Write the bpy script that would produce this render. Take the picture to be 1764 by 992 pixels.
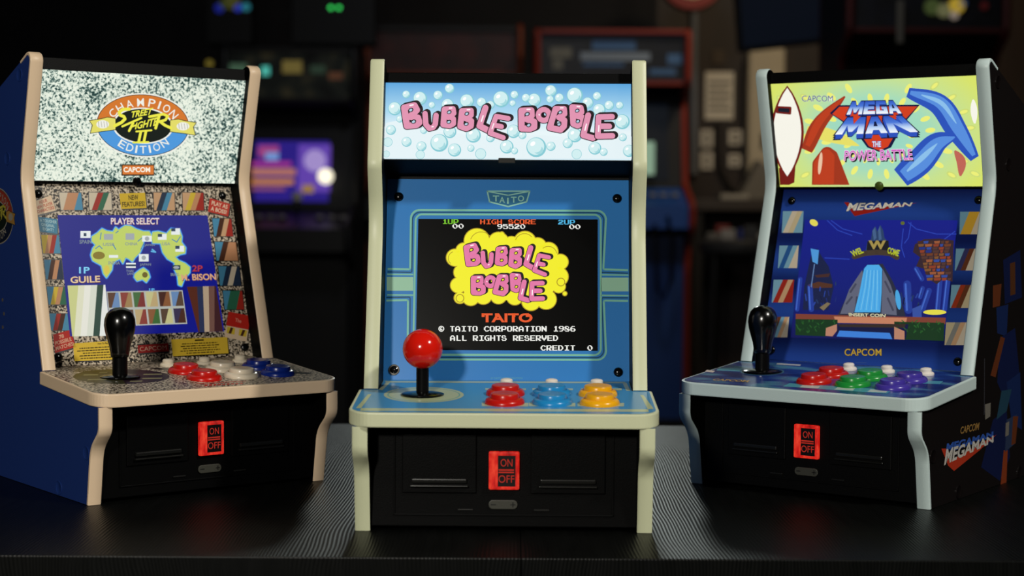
import bpy, bmesh, math, random
from mathutils import Vector, Matrix
from mathutils.geometry import tessellate_polygon
for _o in list(bpy.data.objects): bpy.data.objects.remove(_o)
scene = bpy.context.scene
col = scene.collection
TZ = 0.75                       # table top height
# ---------------------------------------------------------------- camera (solved from the photograph)
CAM = dict(f=2928.03, ch=.11431, pitch=.04677, roll=.00606, yaw=.0019, cx=.00139)
def cam_axes():
    c, s = math.cos(CAM['yaw']), math.sin(CAM['yaw'])
    X = Vector((c, -s, 0)); F = Vector((s, c, 0)); Z = Vector((0, 0, 1))
    c, s = math.cos(CAM['pitch']), math.sin(CAM['pitch'])
    D = c*F - s*Z; U = s*F + c*Z
    c, s = math.cos(CAM['roll']), math.sin(CAM['roll'])
    return c*X + s*U, -s*X + c*U, D
CX, CU, CD = cam_axes()
CO = Vector((CAM['cx'], 0, TZ + CAM['ch']))
def ray(u, v):
    return CD + CX*((u-882)/CAM['f']) + CU*(-(v-496)/CAM['f'])
def at_y(u, v, y):              # point on the pixel's ray at room depth y
    d = ray(u, v); return CO + d*((y-CO.y)/d.y)
cd = bpy.data.cameras.new('camera'); cam = bpy.data.objects.new('camera', cd); col.objects.link(cam)
cam.matrix_world = Matrix.Translation(CO) @ Matrix((CX, CU, -CD)).transposed().to_4x4()
cd.sensor_width = 36; cd.lens = CAM['f']/1764*36; cd.clip_start = .02; cd.clip_end = 60
cd.dof.use_dof = True; cd.dof.focus_distance = .662; cd.dof.aperture_fstop = 15
scene.camera = cam
scene.view_settings.view_transform = 'Standard'; scene.view_settings.look = 'None'
scene.view_settings.exposure = 0; scene.view_settings.gamma = 1; scene.view_settings.use_curve_mapping = False
# ---------------------------------------------------------------- world and lights
w = bpy.data.worlds.new('world'); scene.world = w; w.use_nodes = True
w.node_tree.nodes['Background'].inputs[0].default_value = (.5, .6, .8, 1)
w.node_tree.nodes['Background'].inputs[1].default_value = .004
def area(name, loc, target, size, power, color=(1, 1, 1), shape='DISK', spread=180):
    l = bpy.data.lights.new(name, 'AREA'); l.shape = shape; l.size = size; l.energy = power; l.color = color
    l.spread = math.radians(spread)
    o = bpy.data.objects.new(name, l); col.objects.link(o); o.location = loc
    o.rotation_euler = (Vector(target)-Vector(loc)).to_track_quat('-Z', 'Y').to_euler(); return o
area('key_light', (-.25, -.27, 1.09), (0, .64, .83), .07, 4.7, (1, .955, .86))
area('side_light', (.60, .16, 1.45), (0, .64, .83), .08, 5.4, (1, .96, .88))
area('back_light', (.06, 4.5, 2.02), (0, .6, .75), .3, .6, (.86, .95, .9), spread=50)
area('bench_fill_light', (1.15, 4.6, 2.4), (1.1, 6.2, 1.0), .25, 5, (1, .78, .5), spread=110)  # unseen warm lamp, added to light the brown wall and bench
area('cabinet_fill_light', (.2, 3.3, 2.5), (.1, 5.2, .6), .4, 3, (.9, .93, 1), spread=110)  # unseen fill, added to brighten the full-size cabinets at the back
# ---------------------------------------------------------------- materials
def lin(h):
    h = h.lstrip('#'); r = []
    for i in (0, 2, 4):
        c = int(h[i:i+2], 16)/255
        r.append(c/12.92 if c <= .04045 else ((c+.055)/1.055)**2.4)
    return (*r, 1)
_m = {}
def D(h, rough=.45, metal=0, spec=None, coat=0):
    if spec is None: spec = .12 if rough in (.3, .28) else .4
    k = ('d', h, rough, metal, spec, coat)
    if k not in _m:
        m = bpy.data.materials.new('surface_'+h.strip('#')); m.use_nodes = True
        b = m.node_tree.nodes['Principled BSDF']
        b.inputs['Base Color'].default_value = lin(h); b.inputs['Roughness'].default_value = rough
        b.inputs['Metallic'].default_value = metal; b.inputs['Specular IOR Level'].default_value = spec
        b.inputs['Coat Weight'].default_value = coat; b.inputs['Coat Roughness'].default_value = .12
        _m[k] = m
    return _m[k]
def E(h, s=1.0):
    k = ('e', h, s)
    if k not in _m:
        m = bpy.data.materials.new('lit_'+h.strip('#')); m.use_nodes = True
        b = m.node_tree.nodes['Principled BSDF']
        b.inputs['Base Color'].default_value = (.01, .01, .01, 1); b.inputs['Roughness'].default_value = .4
        b.inputs['Specular IOR Level'].default_value = .15
        b.inputs['Emission Color'].default_value = lin(h); b.inputs['Emission Strength'].default_value = s
        _m[k] = m
    return _m[k]
def nodes_of(name):
    m = bpy.data.materials.new(name); m.use_nodes = True
    nt = m.node_tree; return m, nt, nt.nodes['Principled BSDF']
def ramp(nt, fac, stops, interp='LINEAR'):
    r = nt.nodes.new('ShaderNodeValToRGB'); r.color_ramp.interpolation = interp
    e = r.color_ramp.elements
    while len(e) < len(stops): e.new(.5)
    for q, (p, c) in zip(e, stops): q.position = p; q.color = lin(c)
    nt.links.new(fac, r.inputs[0]); return r.outputs[0]
def objco(nt, scale=(1, 1, 1), loc=(0, 0, 0), rot=(0, 0, 0)):
    t = nt.nodes.new('ShaderNodeTexCoord'); mp = nt.nodes.new('ShaderNodeMapping')
    mp.inputs['Scale'].default_value = scale; mp.inputs['Location'].default_value = loc; mp.inputs['Rotation'].default_value = rot
    nt.links.new(t.outputs['Object'], mp.inputs[0]); return mp.outputs[0]
def noise(nt, vec, scale, detail=2, rough=.5, dist=0):
    n = nt.nodes.new('ShaderNodeTexNoise'); n.inputs['Scale'].default_value = scale
    n.inputs['Detail'].default_value = detail; n.inputs['Roughness'].default_value = rough; n.inputs['Distortion'].default_value = dist
    nt.links.new(vec, n.inputs['Vector']); return n.outputs['Fac']
def emissive(nt, b, out, s=1):
    b.inputs['Base Color'].default_value = (.01, .01, .01, 1); b.inputs['Roughness'].default_value = .4
    b.inputs['Specular IOR Level'].default_value = .15
    nt.links.new(out, b.inputs['Emission Color']); b.inputs['Emission Strength'].default_value = s
def speckle_lit():
    m, nt, b = nodes_of('lit_granite_print'); v = objco(nt)
    mix = nt.nodes.new('ShaderNodeMath'); mix.operation = 'MULTIPLY_ADD'
    f = noise(nt, v, 900, 2.5, .6); g = noise(nt, v, 75, 2)
    nt.links.new(g, mix.inputs[0]); mix.inputs[1].default_value = .38; nt.links.new(f, mix.inputs[2])
    o = ramp(nt, mix.outputs[0], [(.53, '#1d3a38'), (.595, '#4d6b66'), (.65, '#a9bbae'), (.72, '#dfe9da'), (.84, '#eef4e4')])
    emissive(nt, b, o, 1.0); return m
def speckle_print(name='granite_print', scale=1100):
    m, nt, b = nodes_of(name); v = objco(nt)
    f = noise(nt, v, scale, 2, .55)
    o = ramp(nt, f, [(.40, '#0d0b09'), (.46, '#4a4136'), (.52, '#b3a48f'), (.62, '#d3c5b0')])
    nt.links.new(o, b.inputs['Base Color']); b.inputs['Roughness'].default_value = .32; b.inputs['Specular IOR Level'].default_value = .15; return m
def vgrad(name, z0, z1, stops, lit=True, s=1.0, rough=.35):
    m, nt, b = nodes_of(name); v = objco(nt, (1, 1, 1/(z1-z0)), (0, 0, -z0/(z1-z0)))
    sp = nt.nodes.new('ShaderNodeSeparateXYZ'); nt.links.new(v, sp.inputs[0])
    o = ramp(nt, sp.outputs['Z'], stops)
    if lit: emissive(nt, b, o, s)
    else: nt.links.new(o, b.inputs['Base Color']); b.inputs['Roughness'].default_value = rough
    return m
def burst_lit(c, r):
    m, nt, b = nodes_of('lit_burst_print'); v = objco(nt, (1/r[0], 0, 1/r[1]), (-c[0]/r[0], 0, -c[1]/r[1]))
    g = nt.nodes.new('ShaderNodeTexGradient'); g.gradient_type = 'SPHERICAL'; nt.links.new(v, g.inputs[0])
    o = ramp(nt, g.outputs['Fac'], [(0, '#dde86c'), (.3, '#cbe694'), (.55, '#a9e0bf'), (1, '#8fd8cf')]); emissive(nt, b, o, .95); return m
def plastic(name, h, rough=.42, bump=.0004, scale=2500, spec=.4):
    m, nt, b = nodes_of(name); b.inputs['Base Color'].default_value = lin(h); b.inputs['Roughness'].default_value = rough; b.inputs['Specular IOR Level'].default_value = spec
    f = noise(nt, objco(nt), scale, 2); bp = nt.nodes.new('ShaderNodeBump'); bp.inputs['Strength'].default_value = .12
    bp.inputs['Distance'].default_value = bump; nt.links.new(f, bp.inputs['Height']); nt.links.new(bp.outputs[0], b.inputs['Normal']); return m
BLACK = plastic('black_textured_plastic', '#020202', .5, spec=.10)
BLACKG = D('#060606', .18)
NEARBLK = D('#050505', .6)
SILVER = D('#8c8880', .3, .8)
# ---------------------------------------------------------------- mesh helpers
class MB:
    def __init__(s): s.v = []; s.f = []; s.fm = []; s.mats = []; s.smooth = []
    def mi(s, m):
        if m not in s.mats: s.mats.append(m)
        return s.mats.index(m)
    def add(s, verts, faces, m, smooth=False):
        o = len(s.v); s.v += [tuple(p) for p in verts]; k = s.mi(m)
        for f in faces: s.f.append([o+i for i in f]); s.fm.append(k); s.smooth.append(smooth)
    def poly(s, pts, m):
        t = tessellate_polygon([[Vector(p) for p in pts]]); s.add(pts, t, m)
    def box(s, a, b, m, bev=0):
        a, b = Vector(a), Vector(b)
        bm = bmesh.new(); bmesh.ops.create_cube(bm, size=1)
        for v in bm.verts: v.co = Vector(((a[i]+b[i])/2 + v.co[i]*(b[i]-a[i]) for i in range(3)))
        if bev: bmesh.ops.bevel(bm, geom=bm.edges[:], offset=bev, segments=2, affect='EDGES', profile=.6)
        bm.verts.index_update()
        s.add([v.co[:] for v in bm.verts], [[v.index for v in f.verts] for f in bm.faces], m); bm.free()
    def prism(s, pts, ax, a, b, m, bev=0):
        """extrude a 2D outline along axis ax (0 = x with pts (y,z); 2 = z with pts (x,y))"""
        mk = (lambda p, t: (t, p[0], p[1])) if ax == 0 else ((lambda p, t: (p[0], t, p[1])) if ax == 1 else (lambda p, t: (p[0], p[1], t)))
        n = len(pts); V = [mk(p, a) for p in pts]+[mk(p, b) for p in pts]
        F = [[i, (i+1) % n, n+(i+1) % n, n+i] for i in range(n)]
        t = tessellate_polygon([[Vector((p[0], p[1], 0)) for p in pts]])
        F += [list(q) for q in t]+[[n+i for i in q] for q in t]
        bm = bmesh.new(); bv = [bm.verts.new(v) for v in V]
        for f in F:
            try: bm.faces.new([bv[i] for i in f])
            except ValueError: pass
        bmesh.ops.recalc_face_normals(bm, faces=bm.faces)
        if bev:
            ed = [e for e in bm.edges if len(e.link_faces) == 2 and e.calc_face_angle(0) > .6]
            bmesh.ops.bevel(bm, geom=ed, offset=bev, segments=2, affect='EDGES', profile=.6)
        bm.verts.index_update()
        s.add([v.co[:] for v in bm.verts], [[v.index for v in f.verts] for f in bm.faces], m); bm.free()
    def lathe(s, prof, m, c=(0, 0, 0), n=32, axis=Vector((0, 0, 1))):
        q = Vector((0, 0, 1)).rotation_difference(Vector(axis)); V = []; F = []
        for r, z in prof:
            for i in range(n):
                a = 2*math.pi*i/n; V.append(Vector(c)+q @ Vector((r*math.cos(a), r*math.sin(a), z)))
        for k in range(len(prof)-1):
            for i in range(n):
                j = (i+1) % n; F.append([k*n+i, k*n+j, (k+1)*n+j, (k+1)*n+i])
        F.append(list(range(n))[::-1]); F.append([(len(prof)-1)*n+i for i in range(n)])
        s.add(V, F, m, True)
    def tube(s, path, r, m, n=10):
        path = [Vector(p) for p in path]; V = []; F = []
        for k, p in enumerate(path):
            t = (path[min(k+1, len(path)-1)]-path[max(k-1, 0)]).normalized()
            a = t.orthogonal().normalized() if abs(t.z) > .98 else t.cross(Vector((0, 0, 1))).normalized()
            b = t.cross(a)
            for i in range(n):
                g = 2*math.pi*i/n; V.append(p+a*r*math.cos(g)+b*r*math.sin(g))
        for k in range(len(path)-1):
            for i in range(n):
                j = (i+1) % n; F.append([k*n+i, k*n+j, (k+1)*n+j, (k+1)*n+i])
        F.append(list(range(n))[::-1]); F.append([(len(path)-1)*n+i for i in range(n)])
        s.add(V, F, m, True)
    def build(s, name, parent=None, loc=None, label=None, sharp=True):
        me = bpy.data.meshes.new(name); me.from_pydata(s.v, [], s.f)
        for m in s.mats: me.materials.append(m)
        me.polygons.foreach_set('material_index', s.fm); me.polygons.foreach_set('use_smooth', s.smooth)
        me.update()
        if any(s.smooth):
            bm = bmesh.new(); bm.from_mesh(me)
            for e in bm.edges:
                if len(e.link_faces) == 2 and e.calc_face_angle(0) > .7: e.smooth = False
            bmesh.ops.recalc_face_normals(bm, faces=bm.faces)
            bm.to_mesh(me); bm.free()
        o = bpy.data.objects.new(name, me); col.objects.link(o)
        if parent: o.parent = parent
        if loc: o.location = loc
        if label: o['label'] = label
        return o
def empty(name, loc, rz=0):
    o = bpy.data.objects.new(name, None); o.empty_display_size = .02; col.objects.link(o); o.location = loc; o.rotation_euler[2] = rz; return o
def tag(o, label, cat, group=None):
    o['label'] = label; o['category'] = cat
    if group: o['group'] = group
    return o
def struct(o): o['kind'] = 'structure'; return o
def fillet(pts, rad, n=8, closed=False):
    out = []; N = len(pts)
    for i, p in enumerate(pts):
        r = rad[i] if isinstance(rad, (list, tuple)) else rad
        if (not closed and i in (0, N-1)) or r <= 0: out.append(tuple(p)); continue
        P = Vector(p); A = Vector(pts[i-1])-P; B = Vector(pts[(i+1) % N])-P
        la, lb = A.length, B.length; A.normalize(); B.normalize()
        ang = A.angle(B)
        if ang > math.pi-.01: out.append(tuple(p)); continue
        d = min(r/math.tan(ang/2), la*.48, lb*.48); rr = d*math.tan(ang/2)
        c = P+(A+B).normalized()*(rr/math.sin(ang/2))
        s, e = P+A*d, P+B*d
        a0 = math.atan2(s.y-c.y, s.x-c.x); a1 = math.atan2(e.y-c.y, e.x-c.x)
        da = (a1-a0+math.pi) % (2*math.pi)-math.pi
        for k in range(n+1):
            a = a0+da*k/n; out.append((c.x+rr*math.cos(a), c.y+rr*math.sin(a)))
    return out
# ---------------------------------------------------------------- flat print: traced shapes and lettering laid on a real surface
class Surf:
    """a print surface of a cabinet (cabinet coordinates): point p, outward normal n"""
    def __init__(s, root, p, n):
        s.n = Vector(n).normalized(); s.p = Vector(p)
        s.M = Matrix.Rotation(-root.rotation_euler[2], 3, 'Z'); s.o = s.M @ (CO-root.location)
    def pt(s, u, v):
        d = s.M @ ray(u, v); return s.o+d*((s.p-s.o).dot(s.n)/d.dot(s.n))
class MapSurf:
    def __init__(s, fn, n): s.fn = fn; s.n = Vector(n)
    def pt(s, u, v): return Vector(s.fn(u, v))
LAY = 4e-5
_txt = {}
def glyphs(txt, bold):
    k = (txt, bold)
    if k not in _txt:
        c = bpy.data.curves.new('t', 'FONT'); c.body = txt; c.offset = bold; c.resolution_u = 4
        o = bpy.data.objects.new('t', c); col.objects.link(o)
        bpy.context.view_layer.update()
        me = bpy.data.meshes.new_from_object(o.evaluated_get(bpy.context.evaluated_depsgraph_get()))
        _txt[k] = ([tuple(v.co[:2]) for v in me.vertices], [list(p.vertices) for p in me.polygons])
        bpy.data.objects.remove(o); bpy.data.curves.remove(c); bpy.data.meshes.remove(me)
    return _txt[k]
PIX = {'A': '1C3663637F6363', 'C': '1E33606060331E', 'D': '7C66636363667C', 'E': '7F60607E60607F', 'G': '1F30606763331F', 'H': '6363637F636363',
 'I': '3F0C0C0C0C0C3F', 'L': '3030303030303F', 'N': '63737B7F6F6763', 'O': '3E63636363633E', 'P': '7E6363637E6060', 'R': '7E6363677C6E67',
 'S': '3C66603E03633E', 'T': '3F0C0C0C0C0C0C', 'U': '6363636363633E', 'V': '636363773E1C08', '0': '1C26636363321C', '1': '0C1C0C0C0C0C3F',
 '2': '3E63071E3C707F', '5': '7E607E0303633E', '6': '1E30607E63633E', '8': '3C62723C4F433E', '9': '3E63633F03063C', '@': '3E415D515D413E'}
class Art:
    def __init__(s, surf, T=(0, 0, 1), layer=1): s.surf = surf; s.T = T; s.l = layer; s.b = MB()
    def P(s, p, l): 
        x0, y0, k = s.T; return s.surf.pt(x0+p[0]/k, y0+p[1]/k)+s.surf.n*(LAY*l)
    def L(s, l): return s.l if l is None else l
    def poly(s, pts, m, l=None): s.b.poly([s.P(p, s.L(l)) for p in pts], m)
    def rect(s, x0, y0, x1, y1, m, l=None): s.poly([(x0, y0), (x1, y0), (x1, y1), (x0, y1)], m, l)
    def ell(s, cx, cy, rx, ry, m, l=None, rot=0, n=28, a0=0, a1=360):
        c, q = math.cos(math.radians(rot)), math.sin(math.radians(rot)); pts = []
        k = n if a1-a0 >= 360 else n+1
        for i in range(k):
            a = math.radians(a0+(a1-a0)*i/n); x, y = rx*math.cos(a), ry*math.sin(a); pts.append((cx+c*x-q*y, cy+q*x+c*y))
        s.poly(pts, m, l)
    def stroke(s, pts, w, m, l=None, closed=False, caps=True):
        l = s.L(l)
        if closed: pts = list(pts)+[pts[0]]
        for (a, b) in zip(pts, pts[1:]):
            d = Vector((b[0]-a[0], b[1]-a[1])); 
            if d.length < 1e-6: continue
            d.normalize(); n = Vector((-d.y, d.x))*w/2
            q = [(a[0]+n.x, a[1]+n.y), (b[0]+n.x, b[1]+n.y), (b[0]-n.x, b[1]-n.y), (a[0]-n.x, a[1]-n.y)]
            s.b.add([s.P(p, l) for p in q], [[0, 1, 2, 3]], m)
        if caps:
            for p in pts: s.ell(p[0], p[1], w/2, w/2, m, l, n=14)
    def text(s, txt, q, m, bold=0, l=None, outline=None):
        """lettering fitted into the four corners TL TR BR BL; outline = (extra weight, material)"""
        l = s.L(l); V, F = glyphs(txt, bold)
        x0 = min(v[0] for v in V); x1 = max(v[0] for v in V); y0 = min(v[1] for v in V); y1 = max(v[1] for v in V)
        if len(q) == 2: (a, b), (c, d) = q; q = [(a, b), (c, b), (c, d), (a, d)]
        def put(V, F, m, l):
            W = []
            for x, y in V:
                a = (x-x0)/(x1-x0); t = (y1-y)/(y1-y0)
                W.append(s.P([(q[0][i]*(1-a)+q[1][i]*a)*(1-t)+(q[3][i]*(1-a)+q[2][i]*a)*t for i in (0, 1)], l))
            s.b.add(W, F, m)
        if outline:
            V2, F2 = glyphs(txt, bold+outline[0]); put(V2, F2, outline[1], l-.5)
        put(V, F, m, l)
    def pix(s, txt, x0, y0, x1, y1, m, l=None):
        n = len(txt); cw = (x1-x0)/n; ch = (y1-y0)/7
        for i, c in enumerate(txt):
            if c == ' ': continue
            rows = bytes.fromhex(PIX[c])
            for r, by in enumerate(rows):
                k = 0
                while k < 7:
                    if by >> (6-k) & 1:
                        e = k
                        while e < 7 and by >> (6-e) & 1: e += 1
                        X = x0+i*cw; s.rect(X+k*cw/7.8, y0+r*ch, X+e*cw/7.8, y0+(r+1)*ch, m, l); k = e
                    else: k += 1
    def arc(s, txt, cx, cy, rx, ry, a0, a1, h, wid, m, bold=0, l=None, flip=False):
        wt = [.5 if c == 'I' else 1.12 if c in 'MO' else 1 for c in txt]; tot = sum(wt)-(wt[0]+wt[-1])/2; run = -wt[0]/2
        for i, c in enumerate(txt):
            a = math.radians(a0+(a1-a0)*(run+wt[i]/2)/tot); run += wt[i]; x, y = cx+rx*math.cos(a), cy-ry*math.sin(a)
            t = Vector((-rx*math.sin(a), -ry*math.cos(a))).normalized()
            if t.x < 0: t = -t
            u = Vector((t.y, -t.x)); k = wid*(.28 if c in 'I1' else 1)
            C = Vector((x, y)); e = t*k/2; g = u*h/2
            s.text(c, [C-e+g, C+e+g, C+e-g, C-e-g], m, bold, l)
    def bands(s, q, cols, l=None, tilt=.25):
        """plain picture card: slanted colour bands in a four-cornered field"""
        l = s.L(l); n = len(cols)
        B = lambda a, t: [(q[0][i]*(1-a)+q[1][i]*a)*(1-t)+(q[3][i]*(1-a)+q[2][i]*a)*t for i in (0, 1)]
        cl = lambda x: max(0, min(1, x))
        for i, c in enumerate(cols):
            a, b = i/n, (i+1)/n
            a0, a1 = (cl(a+tilt) if i else 0), (cl(b+tilt) if i < n-1 else 1)
            b0, b1 = (cl(a-tilt) if i else 0), (cl(b-tilt) if i < n-1 else 1)
            if a1 <= a0 and b1 <= b0: continue
            s.poly([B(a0, 0), B(a1, 0), B(b1, 1), B(b0, 1)], c, l)
    def done(s, name, parent, label=None): 
        return s.b.build(name, parent, label=label)
def quad(a): return [(a[0], a[1]), (a[2], a[1]), (a[2], a[3]), (a[0], a[3])]
# ---------------------------------------------------------------- the room
def wood(name, c0, c1, sc, rough=.5, bump=.3, dist=.0006, spec=.5, axis='X', wl=14, wd=5, wds=.6):
    m, nt, b = nodes_of(name)
    v = objco(nt, sc); f = noise(nt, v, 1.0, 5, .6, .6)
    o = ramp(nt, f, [(.32, c0), (.7, c1)])
    nt.links.new(o, b.inputs['Base Color']); b.inputs['Roughness'].default_value = rough; b.inputs['Specular IOR Level'].default_value = spec
    wv = nt.nodes.new('ShaderNodeTexWave'); wv.wave_type = 'BANDS'; wv.bands_direction = axis; wv.inputs['Scale'].default_value = wl
    wv.inputs['Distortion'].default_value = wd; wv.inputs['Detail'].default_value = 2; wv.inputs['Detail Scale'].default_value = wds
    nt.links.new(objco(nt, (1, .22, 1)), wv.inputs[0])
    mx = nt.nodes.new('ShaderNodeMath'); mx.operation = 'MULTIPLY_ADD'; nt.links.new(f, mx.inputs[0]); mx.inputs[1].default_value = .5
    nt.links.new(wv.outputs['Fac'], mx.inputs[2])
    bp = nt.nodes.new('ShaderNodeBump'); bp.inputs['Strength'].default_value = bump; bp.inputs['Distance'].default_value = dist
    nt.links.new(mx.outputs[0], bp.inputs['Height']); nt.links.new(bp.outputs[0], b.inputs['Normal']); return m
def noisy(name, c0, c1, scale, rough=.7):
    m, nt, b = nodes_of(name); o = ramp(nt, noise(nt, objco(nt), scale, 4), [(.35, c0), (.65, c1)])
    nt.links.new(o, b.inputs['Base Color']); b.inputs['Roughness'].default_value = rough; return m
TABLE = wood('black_stained_wood', '#040504', '#0a0b0a', (300, 30, 40), .40, .16, .0004, .16, 'X', 260, 34, .09)
m_floor = noisy('dark_carpet', '#0b0a0c', '#15131a', 60, .95)
m_wall = noisy('dark_painted_wall', '#141416', '#1b1b1f', 3, .9)
m_brown = wood('brown_wall_panelling', '#180e08', '#2c1a0e', (6, 6, .7), .6, .1, .002)
m_ceil = noisy('black_ceiling', '#0c0c0d', '#131314', 2, .9)
def slab_box(name, a, b, m):
    q = MB(); q.box(a, b, m); return struct(q.build(name))
slab_box('floor', (-4, -2.5, -.1), (4, 6.6, 0), m_floor)
slab_box('ceiling', (-4, -2.5, 2.7), (4, 6.6, 2.8), m_ceil)
slab_box('wall_back', (-4, 6.4, 0), (.55, 6.5, 2.7), m_wall)
slab_box('wall_back_panelled', (.55, 6.4, 0), (4, 6.5, 2.7), m_brown)
slab_box('wall_left', (-4.1, -2.5, 0), (-4, 6.6, 2.7), m_wall)
slab_box('wall_right', (4, -2.5, 0), (4.1, 6.6, 2.7), m_wall)
slab_box('wall_front', (-4, -2.6, 0), (4, -2.5, 2.7), m_wall)
# ---------------------------------------------------------------- table
tb = empty('table', (0, .75, 0)); tag(tb, 'black wood-grained table carrying the three small arcade machines', 'table')
for a, b in ((-.75, .00593), (.00607, .75)):
    q = MB(); q.box((a, -.1985, TZ-.03), (b, .145, TZ), TABLE, .0004); q.build('board', tb)
q = MB(); q.box((-.72, -.185, TZ-.09), (.72, -.17, TZ-.03), TABLE); q.build('apron', tb)
for sx in (-.7, .7):
    for sy in (-.16, .11):
        q = MB(); q.box((sx-.02, sy-.02, 0), (sx+.02, sy+.02, TZ-.03), TABLE); q.build('leg', tb)
# ---------------------------------------------------------------- small arcade machine
W, T_ = .10501, .00533; H = W/2; HI = H-T_
yS, tS, zS = -.01256, .00513, .04349
PRM = dict(
 C=dict(B=(.03063, .04724), M=(.05045, .11046), K=(.04287, .1304), T=(.05465, .171), F1=(-.00388, .02309), F2=(-.01093, .02923), ov=.00174, slope=.0829,
        bz=((.0495, .0487), (.0672, .1255)), mq=((.0508, .1331), (.0580, .1622)), cap=(.0592, .1662), rK=.006, rT=.0012),
 X=dict(B=(.04221, .04833), K=(.06374, .12548), T=(.05145, .17806), F1=(-.00312, .02189), F2=(-.01075, .02909), ov=.00146, slope=.08496,
        bz=((.0502, .0490), (.0705, .1240)), mq=((.0665, .1246), (.0563, .1694)), cap=(.0568, .1745), rK=.022, rT=.0035))
DEPTH = .112
def sweep(b, path, x0, x1, m):
    sec = [(x0, -.0009), (x0, .0001), (x0+.0005, .00045), (x1-.0005, .00045), (x1, .0001), (x1, -.0009)]
    V = []; F = []; n = len(sec)
    for i, p in enumerate(path):
        a = Vector(path[max(i-1, 0)]); c = Vector(path[min(i+1, len(path)-1)]); t = (c-a).normalized(); nn = Vector((-t.y, t.x))
        for x, o in sec: V.append((x, p[0]+nn.x*o, p[1]+nn.y*o))
    for i in range(len(path)-1):
        for k in range(n):
            j = (k+1) % n; F.append([i*n+k, i*n+j, (i+1)*n+j, (i+1)*n+k])
    F += [list(range(n)), [(len(path)-1)*n+k for k in range(n)][::-1]]
    b.add(V, F, m, True)
def machine(kind, loc, yaw, trim, side, bezel_m, marquee_m, overlay_m, screen_q, screen_m):
    p = PRM[kind]; sl = p['slope']
    root = empty('tabletop_arcade_machine', (loc[0], loc[1], TZ), yaw)
    zt = lambda y: zS+sl*(y-yS)
    B, K, T = p['B'], p['K'], p['T']
    rear = lambda y: T[1]-.40*(y-T[0])-.0006
    foot = fillet([(0, .0002), p['F1'], p['F2'], (p['F2'][0], zt(p['F2'][0])-tS)], [0, .012, .006, 0])
    up = [B]+([p['M']] if 'M' in p else [])+[K, T, (T[0]+.012, rear(T[0]+.012)), (DEPTH, rear(DEPTH))]
    up = fillet(up, [0]+([.07] if 'M' in p else [])+[p['rK'], p['rT'], 0, 0], 12)
    outline = foot+[(B[0]+.0002, zt(B[0])-tS)]+up+[(DEPTH, .0002)]
    for sx in (-1, 1):
        x0, x1 = (H-T_, H) if sx > 0 else (-H, -H+T_)
        q = MB(); q.prism(outline, 0, x0+.00025, x1-.00025, side); q.build('side_panel', root)
        xi = x0 if sx > 0 else x1; q = MB(); q.prism(outline, 0, xi-.0001 if sx > 0 else xi-.0003, xi+.0003 if sx > 0 else xi+.0001, BLACK); q.build('inner_liner', root)
        q = MB(); sweep(q, foot, x0, x1, trim); q.build('edge_trim', root)
        q = MB(); sweep(q, up[:-1], x0, x1, trim); q.build('edge_trim', root)
    # black shell between the sides
    (b0, b1), (m0, m1), cp = p['bz'], p['mq'], p['cap']
    o = .0012
    sh = [(.0025, .0018), (.0025, .0375), (b0[0]+o, .0425), (b1[0]+o, b1[1]+.001), (m0[0]+o, m0[1]-.0006), (m1[0]+o, m1[1]), (cp[0]+.001, cp[1]-.001),
          (cp[0]+.006, min(cp[1]-.001, rear(cp[0]+.006)-.002)), (DEPTH-.002, rear(DEPTH)-.003), (DEPTH-.002, .0018)]
    q = MB(); q.prism(sh, 0, -HI-.0001, HI+.0001, BLACK); q.build('shell', root)
    q = MB(); q.prism([(m1[0]-.0004, m1[1]+.0002), (cp[0]-.0002, cp[1]), (cp[0]+.007, cp[1]-.0012), (m1[0]+.004, m1[1]+.0002)], 0, -HI, HI, BLACK, .0003); q.build('marquee_cap', root)
    # marquee sheet, bezel sheet
    def sheet(a, b, name, m, w=HI-.0002, th=.0012, parent=root):
        a, b = Vector((0, *a)), Vector((0, *b)); n = Vector((0, -(b-a).z, (b-a).y)).normalized()
        q = MB(); V = []
        for off in (0, -th):
            for pnt, s in ((a, -1), (a, 1), (b, 1), (b, -1)): V.append(pnt+Vector((s*w, 0, 0))+n*off)
        q.add(V[:4], [[0, 1, 2, 3]], m); q.add(V, [[7, 6, 5, 4], [0, 4, 5, 1], [1, 5, 6, 2], [2, 6, 7, 3], [3, 7, 4, 0]], m)
        return q.build(name, parent), Surf(root, a, n)
    mo, ms = sheet(m0, m1, 'marquee', marquee_m)
    bo, bs = sheet(b0, b1, 'bezel', bezel_m)
    # screen
    q = MB(); pts = [bs.pt(*c)+bs.n*LAY*2 for c in screen_q]; bk = [c-bs.n*LAY*1.5 for c in pts]
    q.add(pts+bk, [[0, 3, 2, 1], [0, 1, 5, 4], [1, 2, 6, 5], [2, 3, 7, 6], [3, 0, 4, 7]], screen_m); so = q.build('screen', root)
    # control panel
    e = H+p['ov']
    ol = fillet([(-e, B[0]), (-e, yS), (e, yS), (e, B[0])], [0, .0085, .0085, 0], 10)+[(HI-.0001, B[0]), (HI-.0001, b0[0]+.001), (-HI+.0001, b0[0]+.001), (-HI+.0001, B[0])]
    q = MB(); q.prism(ol, 2, -tS, 0, trim, .0005); q.v = [(x, y, z+zt(y)) for x, y, z in q.v]; cpn = q.build('control_panel', root)
    i = .0011; e2 = e-i
    ol2 = fillet([(-e2, B[0]-.0004), (-e2, yS+i), (e2, yS+i), (e2, B[0]-.0004)], [0, .0076, .0076, 0], 10)+[(HI-.0004, B[0]-.0004), (HI-.0004, b0[0]-.0002), (-HI+.0004, b0[0]-.0002), (-HI+.0004, B[0]-.0004)]
    q = MB(); q.poly([(x, y, zt(y)+.00006) for x, y in ol2], overlay_m); ov = q.build('overlay', cpn)
    ss = Surf(root, (0, yS, zS+.00007), (0, -sl, 1))
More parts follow.
